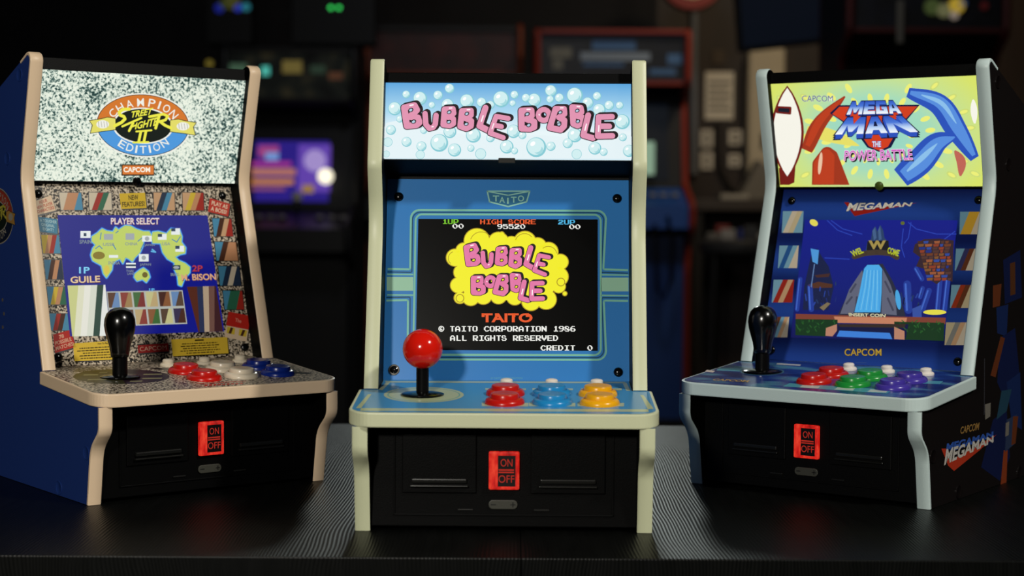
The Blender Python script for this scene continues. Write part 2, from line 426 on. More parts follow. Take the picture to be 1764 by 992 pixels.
    # lower front
    fp = .0025
    q = MB(); q.box((-HI, fp-.0012, .0016), (HI, fp+.001, .0375), BLACK, .0003); fpo = q.build('front_panel', root)
    fy = fp-.0012
    q = MB()
    for a, b in (((-.039, .0055), (.039, .0061)), ((-.039, .0355), (.039, .0361)), ((-.039, .0055), (-.0384, .0361)), ((.0384, .0055), (.039, .0361))):
        q.box((a[0], fy-.0005, a[1]), (b[0], fy+.0002, b[1]), BLACK, .00015)
    q.build('frame_rib', fpo)
    for s in (-1, 1):
        c = s*.0228
        d = MB(); d.box((c-.0132, fy-.0007, .0135), (c+.0132, fy+.0002, .0345), BLACK, .0004); dn = d.build('coin_door', root)
        d = MB(); d.box((c-.0098, fy-.0018, .0172), (c+.0098, fy-.0005, .0188), D('#141412', .25), .0004); d.build('coin_slot', dn)
        d = MB(); d.box((c-.0103, fy-.0022, .0158), (c+.0103, fy-.0005, .0165), D('#141412', .22), .0003); d.build('lip', dn)
        d = MB(); d.box((s*.0135-.0027, fy-.0006, .0074), (s*.0135+.0027, fy+.0002, .0079), D('#1a1a18', .25), .0001); d.build('latch', root)
    lt = empty('power_light', (0, 0, 0)); lt.parent = root; lt['label'] = 'red lit switch plate reading ON OFF'
    q = MB(); q.box((-.0053, fy-.0020, .0151), (.0055, fy, .0286), RED_LIT, .0006); q.build('lit_housing', lt)
    sf = MapSurf(lambda a, b: (-.0053+(a-170)/400*.0108, fy-.0020, .0286-(b-115)/505*.0135), (0, -1, 0))
    A = Art(sf); A.rect(290, 165, 520, 575, D('#0a0302', .4), 1)
    A.text('ON', ((325, 210), (480, 310)), E('#c02a1c', .75), .0, 2); A.text('OFF', ((300, 425), (505, 525)), E('#c02a1c', .75), 0, 2)
    A.rect(300, 345, 500, 365, E('#c02a1c', .75), 2); A.rect(300, 378, 500, 396, E('#c02a1c', .75), 2); A.done('lettering', lt)
    q = MB(); ro = fillet([(-.0053, .0080), (.0049, .0080), (.0049, .0112), (-.0053, .0112)], .0015, 6, True)
    q.prism(ro, 1, fy-.0007, fy, D('#3a3a33', .45), .0002); vo = q.build('volume_rocker', root)
    sf = MapSurf(lambda a, b: (a/1e4, fy-.0007, b/1e4), (0, -1, 0)); A = Art(sf)
    A.rect(-45, 94, -27, 98, D('#12120f'), 1); A.rect(24, 94, 42, 98, D('#12120f'), 1); A.rect(31, 87, 35, 105, D('#12120f'), 1); A.done('lettering', vo)
    return dict(root=root, ms=ms, mo=mo, bs=bs, bo=bo, so=so, ss=ss, cp=cpn, zt=zt, p=p, ov=ov)
def screws(M, pxs, m=None, ring=()):
    for i, (u, v) in enumerate(pxs):
        q = MB(); c = M['bs'].pt(u, v)
        if i in ring: q.lathe([(.0021, 0), (.0021, .0003), (.0016, .00045)], SILVER, c, 24, M['bs'].n)
        q.lathe([(.0018, 0), (.0018, .0004), (.0014, .0009), (.0007, .0012), (.0002, .00125)] if i not in ring else [(.0015, .0002), (.0015, .0006), (.0009, .0009), (.0002, .0007)], m or BLACKG, c, 24, M['bs'].n); q.build('screw', M['root'])
def button(M, x, y, m, r=.0071, small=False, rim=None):
    b = empty('button', (x, y, M['zt'](y))); b.parent = M['root']; b.rotation_euler[0] = math.atan(M['p']['slope'])
    q = MB()
    if small:
        q.lathe([(.0033, 0), (.0033, .0007), (.0028, .0012), (.0024, .0013)], rim or m, n=28); q.build('rim', b)
        q = MB(); q.lathe([(.0023, .0010), (.0023, .0024), (.0019, .0028), (.0010, .0030), (.0002, .00305)], m, n=28)
    else:
        q.lathe([(r, 0), (r, .0007), (r*.96, .0014), (r*.88, .0019), (r*.78, .0021), (r*.74, .0018)], rim or m, n=40); q.build('rim', b)
        q = MB(); q.lathe([(r*.72, .0012), (r*.72, .0031), (r*.68, .0036), (r*.55, .0038), (r*.3, .0037), (.0002, .00365)], m, n=40)
    q.build('plunger', b)
def joystick(M, x, y, kind):
    j = empty('joystick', (x, y, M['zt'](y))); j.parent = M['root']
    q = MB(); q.lathe([(.0079, 0), (.0079, .0004), (.0070, .0008), (.003, .0012)], BLACKG, n=40); q.build('dust_washer', j)
    if kind == 'ball':
        q = MB(); q.lathe([(.0023, .0005), (.0023, .0115)], D('#0a0a0a', .3), n=24); q.build('shaft', j)
        R = .0073; c = .0168; pr = [(max(R*math.sin(a), .0002), c-R*math.cos(a)) for a in [math.pi*k/20 for k in range(21)]]
        q = MB(); q.lathe(pr, D('#d81a0e', .14, 0, .5), n=40); q.build('ball_top', j)
        j['label'] = 'red ball-top joystick on black shaft'
    else:
        q = MB(); q.lathe([(.0030, .0005), (.0030, .0090)], D('#080808', .3), n=24); q.build('shaft', j)
        pr = [(.0030, .0078), (.0036, .0084), (.0038, .0100), (.0042, .0124), (.0051, .0155), (.0059, .0185), (.0062, .0208), (.0060, .0232), (.0052, .0254), (.0038, .0269), (.0020, .0277), (.0002, .0279)]
        q = MB(); q.lathe(pr, D('#050505', .22, 0, .5, .3), n=40); q.build('bat_top', j)
        j['label'] = 'black bat-top joystick'
def side_caps(M, sx, pxs, m):
    sf = Surf(M['root'], (sx*(H-.00025), 0, 0), (sx, 0, 0))
    for u, v in pxs:
        q = MB(); q.lathe([(.0028, 0), (.0028, .0002), (.0025, .00035), (.0023, .0002), (.0002, .0002)], m, sf.pt(u, v), 28, sf.n); q.build('screw_cap', M['root'])
    return sf
def red_lit():
    m, nt, b = nodes_of('lit_red_plastic'); f = noise(nt, objco(nt, (1, 1, .35)), 420, 3, .6)
    o = ramp(nt, f, [(.3, '#8c0a06'), (.5, '#dc1c14'), (.7, '#ff4a30')]); emissive(nt, b, o, .8); return m
RED_LIT = red_lit()
def placed(M, pxs, z=.0018):           # pixel -> spot on the control panel, seen at height z
    sf = Surf(M['root'], (0, yS, zS+z), (0, -M['p']['slope'], 1))
    return [sf.pt(*c) for c in pxs]
# ---------------------------------------------------------------- the three machines
def cream(name, h):
    return plastic(name, h, .38, .0003, 3000)
def grid_controls(M, cols, small, small_rim, jx, jy, kind):
    for k, c in enumerate(cols):
        for y in (.0222, .0060): button(M, .0001+.0169*k, y, c)
        button(M, .0003+.0169*k, .0385, small, small=True, rim=small_rim)
    joystick(M, jx, jy, kind)
# ================= centre machine
k = 2.6804; f5 = lambda a, b: (620+a/k, 290+b/k)
mC = machine('C', (0, .59651), -.01242, cream('cream_green_edging', '#ced2ae'), D('#1d4f88', .4), D('#347ec6', .28), 
    vgrad('lit_sky_print', .1331, .1622, [(0, '#d8eef6'), (.35, '#e8f5f8'), (.62, '#a9d8f0'), (1, '#58a4dc')]), D('#4a94c8', .25, 0, .35),
    [f5(270, 233), f5(1098, 236), f5(1098, 842), f5(258, 838)], D('#020202', .3, 0, .06))
tag(mC['root'], 'middle tabletop arcade machine with pale green edging and red ball-top joystick', 'arcade machine', 'small arcade machines on the table')
grid_controls(mC, [D('#c0160f', .26, 0, .4), D('#1f86c4', .26, 0, .4), D('#eda912', .26, 0, .4)], D('#e6dccf', .25), None, -.0301, .0205, 'ball')
screws(mC, [(687, 339), (1063, 342), (679, 637), (1065, 641)], None, (2,))
q = MB(); c = mC['ms'].pt(873, 274); q.box((c.x-.0032, c.y-.0012, c.z-.0016), (c.x+.0032, c.y+.0006, c.z+.0004), D('#2c2c2a', .3), .0003); q.build('marquee_clip', mC['root'])
# bubble lettering: strokes of each letter in the marquee trace
BUB = [([[(330, 448), (315, 345), (372, 332), (386, 358), (347, 396)], [(347, 396), (392, 402), (400, 428), (384, 442), (330, 448)]], 36),
 ([[(432, 378), (437, 440), (456, 462), (478, 456), (490, 436), (494, 388)]], 30),
 ([[(535, 440), (542, 355), (588, 352), (592, 376), (560, 397)], [(560, 397), (590, 408), (590, 434), (570, 445), (535, 440)]], 33),
 ([[(630, 450), (640, 364), (690, 362), (690, 386), (660, 404)], [(660, 404), (692, 420), (690, 448), (664, 462), (630, 450)]], 33),
 ([[(772, 346), (738, 448), (786, 472)]], 34),
 ([[(900, 406), (832, 394), (798, 488), (872, 514)], [(815, 442), (862, 452)]], 28)]
BOB = [([[(975, 462), (974, 362), (1030, 360), (1032, 390), (1004, 410)], [(1004, 410), (1046, 424), (1046, 454), (1022, 464), (975, 462)]], 35),
 ([[(1100+31*math.cos(a), 386+31*math.sin(a)) for a in [i*math.pi/7 for i in range(15)]]], 29),
 ([[(1134, 458), (1166, 352), (1214, 352), (1216, 380), (1186, 400)], [(1186, 400), (1216, 416), (1214, 450), (1194, 470), (1134, 458)]], 33),
 ([[(1266, 436), (1260, 342), (1308, 346), (1312, 370), (1284, 390)], [(1284, 390), (1320, 402), (1314, 434), (1290, 446), (1266, 436)]], 33),
 ([[(1350, 388), (1322, 500), (1376, 516)]], 33),
 ([[(1484, 396), (1408, 398), (1404, 506), (1486, 504)], [(1408, 450), (1468, 450)]], 32)]
def bubble_word(A, word, f, k, cols, l0, sh, ol):
    pink, black, white, hole = cols
    for i, (st, w) in enumerate(word):
        for s in st: A.stroke([(f(*p)[0]+sh[0], f(*p)[1]+sh[1]) for p in s], w*k+ol*1.4, black, l0)
    for i, (st, w) in enumerate(word):
        l = l0+.6+.5*i
        for s in st: A.stroke([f(*p) for p in s], w*k+ol, black, l)
        for s in st: A.stroke([f(*p) for p in s], w*k, pink, l+.25)
        if len(st) == 2 and len(st[0]) == 5:
            for s in st:
                c = f(sum(p[0] for p in s[(1 if s is st[0] else 0):])/(len(s)-(1 if s is st[0] else 0)), sum(p[1] for p in s[(1 if s is st[0] else 0):])/(len(s)-(1 if s is st[0] else 0)))
                A.ell(c[0]-w*k*.08, c[1], w*k*.42, w*k*.33, black, l+.32, -25, 16); A.ell(c[0]-w*k*.1, c[1]+w*k*.02, w*k*.27, w*k*.19, hole, l+.36, -25, 16)
        s = st[0]; p, r = s[len(s)//2], s[len(s)//2-1]
        A.stroke([f(p[0]*.8+r[0]*.2+4, p[1]*.8+r[1]*.2-6), f(p[0]*.5+r[0]*.5+4, p[1]*.5+r[1]*.5-6)], w*k*.22, white, l+.4)
MC = (600, 80, 3.2667)
A = Art(mC['ms'], MC); edge, body, shine, inner = E('#86cdd8', .95), E('#d2f0f2', .98), E('#ffffff', 1.0), E('#a6dde4', .95)
A.poly([(195, 470), (215, 430), (270, 418), (330, 440), (420, 470), (700, 500), (900, 505), (1100, 500), (1300, 520), (1420, 500), (1480, 470), (1540, 480), (1598, 510), (1598, 632), (190, 628)], E('#e6f4f8', .98), .5)
bub = [(570, 237, 27), (326, 270, 22), (505, 275, 27), (470, 330, 19), (935, 272, 23), (1140, 250, 33), (1188, 290, 26), (1136, 298, 22), (1400, 280, 24), (1348, 318, 32), (1468, 332, 27), (1527, 332, 22), (750, 315, 28), (560, 330, 36), (1000, 290, 24), (925, 320, 18), (800, 330, 24),
 (240, 470, 28), (235, 538, 48), (222, 605, 34), (328, 537, 28), (412, 562, 28), (405, 618, 46), (512, 543, 50), (598, 583, 37), (690, 573, 20), (745, 605, 56), (892, 565, 38), (936, 588, 19), (1058, 567, 56), (1140, 562, 26), (1235, 545, 28), (1285, 615, 52), (1388, 573, 36), (1437, 594, 22), (1545, 512, 22), (1580, 588, 34), (930, 478, 38), (980, 500, 22), (1275, 500, 40), (425, 472, 20), (800, 515, 24), (290, 408, 20),
 (262, 350, 38), (404, 293, 39), (668, 308, 40), (860, 297, 46), (1047, 302, 38), (1275, 277, 46), (1412, 358, 36), (1542, 424, 42), (704, 500, 42), (572, 480, 36)]
for i, (x, y, r) in enumerate(bub):
    r2 = min(r, 632-y) if y+r > 634 else r
    full = y+r <= 634
    if full and x-r > 192:
        l = .7+.02*(i % 9)
        A.ell(x, y, r, r, edge, l); A.ell(x-r*.06, y-r*.08, r*.86, r*.86, body, l+.06); A.ell(x+r*.2, y+r*.25, r*.5, r*.45, inner, l+.1, 30); A.ell(x-r*.05, y-r*.05, r*.58, r*.58, body, l+.12); A.ell(x-r*.35, y-r*.35, r*.28, r*.2, shine, l+.16, -40)
    else:
        a = math.degrees(math.asin(max(-1, min(1, (630-y)/r))))
        if x-r <= 192: x = 196+r*.55; 
        A.ell(x, min(y, 632-r*.5), r*.5, r*.5, body, .8); A.ell(x, min(y, 632-r*.5), r*.55, r*.55, edge, .75)
A.done('bubble_print', mC['mo'])
A = Art(mC['ms'], MC); cols = (E('#e596b4', .95), E('#22141c', .6), E('#fff2f6', 1), E('#b8d8ec', .9)); I = lambda x, y: (x, y)
bubble_word(A, BUB, I, 1, cols, 2, (11, -5), 9); bubble_word(A, BOB, I, 1, cols, 2, (11, -5), 9); A.done('lettering', mC['mo'], 'pink bubble lettering')
# bezel print
BC = (620, 290, 2.6804); mint, navy = D('#7fc3ae', .3), D('#1d4c6a', .3)
A = Art(mC['bs'], BC)
def loop(x0, y0, x1, y1, r, skew=-11): 
    return fillet([(x0+12, y0), (x1, y0+2), (x1+0, y1), (x0, y1-2)], r, 7, True)
A.stroke(loop(246, 212, 1112, 862, 30), 9, mint, .6, True, False)
A.stroke(fillet([(128, 464), (232, 466), (236, 192), (1138, 196), (1124, 466), (1238, 470)], [0, 6, 40, 40, 6, 0], 7), 9, mint, .6, caps=False)
A.stroke(fillet([(122, 610), (222, 608), (220, 882), (1138, 884), (1126, 610), (1238, 612)], [0, 6, 40, 40, 6, 0], 7), 9, mint, .6, caps=False)
A.stroke(fillet([(128, 478), (240, 480), (243, 202), (1128, 205), (1114, 480), (1238, 484)], [0, 6, 36, 36, 6, 0], 7), 5, navy, .5, caps=False)
A.stroke(fillet([(122, 596), (232, 594), (230, 872), (1128, 874), (1116, 597), (1238, 598)], [0, 6, 36, 36, 6, 0], 7), 5, navy, .5, caps=False)
for y in (489, 584):
    A.stroke([(126, y), (246, y+1)], 7, mint, .6, caps=False); A.stroke([(1112, y+2), (1240, y+4)], 7, mint, .6, caps=False)
cm = D('#9ccbb0', .3)
A.rect(124, 501, 246, 565, cm, .6); A.rect(1112, 504, 1240, 568, cm, .6); A.done('stripe_print', mC['bo'])
A = Art(mC['bs'], (820, 300, 14.173)); w = D('#93cdc0', .3)
A.poly([(275, 410), (1310, 410), (1235, 670), (785, 790), (330, 670)], D('#2f709a', .3), .5)
A.stroke([(275, 415), (1310, 415), (1235, 675), (785, 790), (330, 675)], 34, w, .6, True); A.stroke([(275, 420), (785, 515), (1310, 420)], 28, w, .6)
for ch, x0, x1, dy in (('T', 410, 565, 520), ('A', 570, 705, 555), ('I', 757, 800, 575), ('T', 850, 990, 550), ('O', 1022, 1172, 520)):
    A.text(ch, ((x0, dy), (x1, dy+145)), w, .02, .7)
A.done('lettering', mC['bo'], 'pale green maker badge')
A = Art(mC['bs'], BC); A.text('© TAITO CORPORATION', ((604, 963), (750, 973)), D('#5aa3b8', .3), 0, .6); A.done('lettering', mC['bo'])
# screen picture
A = Art(mC['bs'], BC, 3)
ye, yd, bl = E('#f6f01e', .95), E('#b89b10', .8), E('#000000', 0)
cl = [(540, 335, 62), (640, 340, 50), (700, 355, 45), (762, 340, 54), (820, 360, 44), (870, 385, 48), (925, 432, 40), (915, 500, 50), (918, 545, 34), (860, 605, 50), (790, 615, 46), (715, 595, 40), (640, 590, 40), (570, 590, 42), (512, 596, 42), (462, 598, 30), (455, 540, 40), (470, 480, 40), (440, 412, 44), (480, 380, 40), (655, 305, 15), (946, 578, 13)]
for x, y, r in cl: A.ell(x, y, r, r*.97, yd, 3)
for x, y, r in cl: A.ell(x, y, r-4, (r-4)*.97, ye, 3.3)
A.poly([(470, 360), (600, 330), (760, 340), (900, 400), (930, 520), (850, 620), (700, 610), (500, 600), (450, 520), (450, 420)], ye, 3.4)
A.ell(462, 600, 20, 20, yd, 3.6); A.ell(462, 600, 16, 16, ye, 3.7); A.ell(928, 525, 20, 20, yd, 3.6); A.ell(928, 525, 16, 16, ye, 3.7)
for x, y, r, a in ((560, 345, 52, 200), (760, 345, 44, 200), (870, 400, 40, 230), (440, 415, 32, 130)):
    A.stroke([(x+r*math.cos(math.radians(t)), y+r*math.sin(math.radians(t))) for t in range(a, a+140, 20)], 3, yd, 3.6, caps=False)
A.done('cloud_picture', mC['so'])
A = Art(mC['bs'], BC); cols = (E('#e679a8', .95), E('#0d0508', .4), E('#fff4f8', 1), E('#f6f01e', .9))
bubble_word(A, BUB, lambda x, y: (478+(x-295)*.652, 348+(y-320)*.735), .7, cols, 4.5, (8, -4), 5)
bubble_word(A, BOB, lambda x, y: (512+(x-955)*.625, 480+(y-320)*.66), .68, cols, 4.5, (8, -4), 5)
A.done('lettering', mC['so'], 'pink bubble lettering')
A = Art(mC['bs'], BC, 3); wh = E('#f4f4ee', .95); orr = E('#f0561a', .9)
A.pix('1UP', 380, 235, 458, 257, E('#7ed321', .85)); A.pix('HIGH SCORE', 555, 236, 815, 258, orr); A.pix('2UP', 915, 238, 996, 259, E('#4ab8e8', .9))
A.pix('00', 427, 256, 482, 278, wh); A.pix('95520', 634, 258, 766, 280, wh); A.pix('00', 966, 259, 1021, 281, wh)
A.done('lettering', mC['so']); A = Art(mC['bs'], BC, 3)
A.pix('TAITO CORPORATION 1986', 413.2, 728, 998, 753, wh); A.stroke([(376+11.5*math.cos(t*math.pi/8), 740.5+11.5*math.sin(t*math.pi/8)) for t in range(16)], 4.5, wh, 3, True, False); A.stroke([(376+5*math.cos(math.radians(t)), 740.5+5*math.sin(math.radians(t))) for t in range(50, 320, 30)], 4, wh, 3); A.pix('ALL RIGHTS RESERVED', 416, 771, 918, 796, wh); A.pix('CREDIT  0', 834, 817, 1077, 841, wh)
A.done('lettering', mC['so']); A = Art(mC['bs'], BC, 3)
A.text('TAITO', ((562, 669), (797, 711)), orr, .035, 3)
for x in (562, 704): A.rect(x, 669, x+14, 686, orr, 3); A.rect(x+62, 669, x+76, 686, orr, 3)
A.done('lettering', mC['so'])
# control panel print
A = Art(mC['ss']); cr, cr2 = D('#b9c49a', .25), D('#7fae9c', .25)
A.ell(730, 680, 69, 13.4, cr, .6, 0, 40); A.ell(730, 680, 63, 12, cr2, .7, 0, 40); A.ell(730, 680, 60.5, 11.3, cr, .8, 0, 40)
A.stroke([(664, 657.5), (1077, 659)], 2.6, cr, .6, caps=False)
A.poly([(666, 658), (673, 658), (659, 672), (652, 671)], cr, .6); A.poly([(1072, 659), (1079, 659), (1086, 673), (1079, 673)], cr, .6)
A.poly([(622, 703), (1116, 705), (1118, 709.5), (620, 707.5)], cr, .6); A.poly([(640, 679), (634, 679), (613, 703), (622, 703)], cr, .6); A.poly([(1103, 680), (1109, 681), (1126, 704), (1116, 705)], cr, .6)
for x in (868, 949, 1033):
    A.poly([(x-32, 668.5), (x+38, 669), (x+38, 672), (x-32, 671.5)], cr, .6)
    A.poly([(x-38, 693.5), (x+42, 694), (x+42, 700), (x-38, 699.5)], cr, .6)
A.done('panel_print', mC['cp'])
# ================= left machine
k = 2.918; f2 = lambda a, b: (40+a/k, 300+b/k)
GRAN = speckle_print(); GRAN2 = speckle_print('granite_panel_print', 1000)
mL = machine('X', (-.11724, .67617), .65924, cream('peach_edging', '#e6cbaa'), D('#1e3676', .42), GRAN, speckle_lit(), GRAN2,
    [f2(172, 205), f2(925, 207), f2(1010, 790), f2(235, 815)], E('#0e1585', .85))
tag(mL['root'], 'left tabletop arcade machine with peach edging, blue side and speckled grey panels', 'arcade machine', 'small arcade machines on the table')
whb = D('#e0d3bc', .25)
grid_controls(mL, [D('#c0160f', .26, 0, .4), whb, D('#0b2478', .26, 0, .4)], whb, None, -.0295, .0205, 'bat')
screws(mL, [(65.7, 334), (382.7, 337), (100, 615), (421, 598)])
sfL = side_caps(mL, -1, [(34, 129), (13, 273), (149, 780), (102, 840)], D('#1e3676', .2))
for kk in range(12):
    a = kk*math.pi/6; q = MB(); q.lathe([(.0008, 0), (.0008, .0001), (.0002, .0001)], D('#5a5348', .5), (-H+.00025, .095+.0115*math.cos(a), .069+.0115*math.sin(a)), 12, Vector((-1, 0, 0))); q.build('speaker_hole', mL['root'])
q = MB(); q.lathe([(.0019, 0), (.0019, .0006), (.001, .0011), (.0002, .0012)], BLACKG, mL['ms'].pt(235, 312), 24, mL['ms'].n); q.build('marquee_clip', mL['root'])
def emblem(sf, T, parent, lit, b=0):
    C = (lambda h, s=.95: E(h, s)) if lit else (lambda h, s=1: D(h, .4))
    og, bu, wt, bk, ye, ly = C('#d8792e') if lit else C('#8a2f22'), C('#4f9be0') if lit else C('#131a2e'), C('#f4f4ea') if lit else C('#8d877c'), C('#141c16'), C('#f2ee4e') if lit else C('#a8a03a'), C('#e8e06a') if lit else C('#9a7236')
    A = Art(sf, T); cx, cy, rx, ry = 680, 395, 562, 372
    A.ell(cx, cy, rx+22, ry+20, wt, .5, 3, 48); A.ell(cx, cy, rx+4, ry+4, bk, .6, 3, 48)
    A.ell(cx, cy, rx-4, ry-4, og, .7, 3, 40, 184, 356); A.ell(cx, cy, rx-4, ry-4, bu, .7, 3, 40, 10, 170)
    A.ell(cx, cy+5, 372, 222, wt, 1.0, 3, 40); A.ell(cx, cy+5, 350, 205, bk, 1.1, 3, 40)
    for s in (-1, 1):
        X = lambda d: cx+s*d; dy = 12 if s > 0 else -12
        A.poly([(X(330), cy-78+dy), (X(430), cy-92+dy), (X(520), cy-70+dy), (X(660), cy-48+dy), (X(622), cy+10+dy), (X(648), cy+115+dy), (X(500), cy+92+dy), (X(400), cy+80+dy), (X(330), cy+70+dy)], bk, 1.2)
        A.poly([(X(335), cy-70+dy), (X(430), cy-84+dy), (X(520), cy-62+dy), (X(648), cy-42+dy), (X(612), cy+10+dy), (X(638), cy+106+dy), (X(500), cy+84+dy), (X(400), cy+72+dy), (X(335), cy+62+dy)], ly, 1.4)
        A.ell(X(490), cy+dy, 78, 50, wt, 1.6)
        for j in range(4): A.stroke([(X(490)-54+j*34, cy-34+dy), (X(490)-44+j*34, cy+34+dy)], 5, C('#8c8a78'), 1.7)
    A.done('emblem', parent)
    A = Art(sf, T)
    A.arc('CHAMPION', cx-2, cy+8, 432, 288, 147, 29, 98, 84, wt, .006, 1.5); A.arc('EDITION', cx-4, cy-4, 392, 300, 231, 313, 94, 84, wt, .006, 1.5)
    for st, wd in (([(515, 198), (440, 200), (392, 232), (400, 270), (448, 288), (462, 318), (420, 360), (335, 402)], 38), ([(430, 408), (660, 306)], 26), ([(560, 370), (512, 462)], 30), ([(540, 415), (600, 392)], 20),
                   ([(760, 290), (930, 258), (985, 285), (955, 330), (885, 350)], 32), ([(880, 280), (836, 430)], 34), ([(890, 350), (950, 395), (1022, 428)], 34),
                   ([(600, 470), (785, 456)], 22), ([(562, 605), (748, 600)], 22), ([(656, 470), (628, 600)], 32), ([(718, 465), (692, 600)], 32)):
        A.stroke(st, wd, ye, 2)
    A.text('TREET', [(545, 225), (808, 180), (780, 262), (528, 306)], ye, .03, 2); A.text('IGHTE', [(600, 362), (872, 290), (846, 398), (582, 446)], ye, .03, 2)
    A.done('lettering', parent)
emblem(mL['ms'], (150, 160, 7.084), mL['mo'], True)
A = Art(mL['ms'], (150, 160, 7.084)); A.rect(420, 872, 820, 1010, E('#3a2a20', .6), .5); A.rect(432, 885, 812, 995, E('#dd7c36', .95), .6)
A.text('CAPCOM', ((445, 905), (770, 968)), E('#fbf3e2', 1), .03, .8); A.done('lettering', mL['mo'])
o_ = [s for s in mL['root'].children if s.name.startswith('side_panel')][0]
emblem(MapSurf(lambda a, b: (-H+.00025, .0903-(a-680)*.0305e-3, .1099-(b-395)*.0305e-3), (-1, 0, 0)), (0, 0, 1), o_, False)
BL = (40, 300, 2.918); tan, brn = D('#c9a07a', .3), D('#4a2a1c', .3)
card = D('#0d0b0a', .35)
blue_, skin, red_, grn, yel, wht, nav = D('#4a8cb0', .3), D('#c08a64', .3), D('#a02c22', .3), D('#2f6a50', .3), D('#d0b43a', .3), D('#cfc2ac', .3), D('#23324a', .3)
def pic(A, q, cols, tilt=.2, parent=None, l=.5):
    (x0, y0), (x1, y1), (x2, y2), (x3, y3) = q; cx = (x0+x1+x2+x3)/4; cy = (y0+y1+y2+y3)/4
    A.poly([(cx+(x-cx)*1.07, cy+(y-cy)*1.07) for x, y in q], card, l); A.bands(q, cols, l+.15, tilt)
cards = [((180, 92, 290, 180), [wht, skin, skin, blue_]), ((330, 92, 443, 180), [wht, red_, grn, wht]), ((655, 92, 760, 182), [tan, nav, blue_, tan]), ((800, 92, 905, 182), [tan, yel, skin, red_]),
 ((90, 305, 178, 398), [yel, skin, red_, blue_]), ((105, 430, 192, 528), [blue_, brn, skin, nav]), ((118, 565, 210, 655), [blue_, yel, skin, grn]), ((130, 700, 222, 785), [blue_, red_, brn, blue_]),
 ((950, 222, 1045, 312), [blue_, brn, tan, red_]), ((962, 340, 1070, 435), [blue_, brn, skin, skin]), ((980, 462, 1085, 560), [blue_, nav, wht, nav]), ((1003, 585, 1100, 680), [blue_, grn, grn, red_])]
for a, cs in cards:
    A = Art(mL['bs'], BL); x0, y0, x1, y1 = a; sk = (x0-540)*.0
    sl = 10 if x0 < 250 else (10 if x0 > 900 else 3)
    pic(A, [(x0, y0), (x1, y0+2), (x1+sl, y1), (x0+sl, y1)], cs, .15); A.done('picture_card', mL['bo'])
def note(q, bg, lines, ink, M=mL, T=BL, bold=.02, pad=.08):
    A = Art(M['bs'], T); cx = sum(p[0] for p in q)/4; cy = sum(p[1] for p in q)/4
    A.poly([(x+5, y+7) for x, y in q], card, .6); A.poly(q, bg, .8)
    Bl = lambda a, t: [(q[0][i]*(1-a)+q[1][i]*a)*(1-t)+(q[3][i]*(1-a)+q[2][i]*a)*t for i in (0, 1)]
    n = len(lines)
    for i, (t, x0, x1) in enumerate(lines):
        t0, t1 = pad+(1-2*pad)*(i+.12)/n, pad+(1-2*pad)*(i+.88)/n
        A.text(t, [Bl(x0, t0), Bl(x1, t0), Bl(x1, t1), Bl(x0, t1)], ink, bold, 1)
    A.done('notice', M['bo'])
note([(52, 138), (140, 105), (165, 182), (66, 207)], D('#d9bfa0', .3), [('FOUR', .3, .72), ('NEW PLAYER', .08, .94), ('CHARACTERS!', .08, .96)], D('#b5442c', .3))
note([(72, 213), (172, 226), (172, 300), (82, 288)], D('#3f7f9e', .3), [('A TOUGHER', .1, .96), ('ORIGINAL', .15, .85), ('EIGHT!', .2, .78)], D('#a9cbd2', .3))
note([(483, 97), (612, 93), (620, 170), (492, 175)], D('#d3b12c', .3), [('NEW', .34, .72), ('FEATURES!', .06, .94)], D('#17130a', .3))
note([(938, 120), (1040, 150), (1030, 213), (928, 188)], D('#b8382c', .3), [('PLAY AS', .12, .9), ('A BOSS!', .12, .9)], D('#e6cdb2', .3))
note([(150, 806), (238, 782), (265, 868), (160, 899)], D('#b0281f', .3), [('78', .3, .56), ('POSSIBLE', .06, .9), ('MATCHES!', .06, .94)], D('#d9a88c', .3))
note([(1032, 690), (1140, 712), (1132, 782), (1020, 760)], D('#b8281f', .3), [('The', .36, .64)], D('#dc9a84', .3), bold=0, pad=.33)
A = Art(mL['bs'], BL); A.poly([(1020, 760), (1132, 782), (1122, 842), (1012, 818)], D('#d9bfa0', .3), .8)
A.bands([(1026, 766), (1065, 774), (1062, 806), (1022, 798)], [yel, brn, yel], 1, .1); A.bands([(1086, 778), (1126, 786), (1120, 818), (1082, 810)], [yel, brn, yel], 1, .1); A.done('picture_card', mL['bo'])
rnd = random.Random(4)
for q in ([(250, 850), (475, 836), (480, 930), (258, 940)], [(743, 830), (1025, 818), (1032, 900), (752, 915)]):
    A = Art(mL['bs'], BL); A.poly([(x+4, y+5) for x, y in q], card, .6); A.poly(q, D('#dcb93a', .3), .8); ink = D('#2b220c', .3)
    Bl = lambda a, t: [(q[0][i]*(1-a)+q[1][i]*a)*(1-t)+(q[3][i]*(1-a)+q[2][i]*a)*t for i in (0, 1)]
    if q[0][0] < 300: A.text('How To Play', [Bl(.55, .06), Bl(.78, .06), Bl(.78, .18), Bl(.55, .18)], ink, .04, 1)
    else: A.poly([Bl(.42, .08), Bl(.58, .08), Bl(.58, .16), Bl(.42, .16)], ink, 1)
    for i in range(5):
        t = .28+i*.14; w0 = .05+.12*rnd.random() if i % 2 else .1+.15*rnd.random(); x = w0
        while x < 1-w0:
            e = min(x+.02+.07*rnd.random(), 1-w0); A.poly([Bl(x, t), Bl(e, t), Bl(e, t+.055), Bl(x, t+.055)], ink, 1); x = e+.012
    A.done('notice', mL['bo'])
note([(575, 860), (728, 850), (732, 890), (578, 900)], D('#a81d1a', .3), [('CAPCOM', .06, .94)], D('#e0b49a', .3), bold=0, pad=.14)
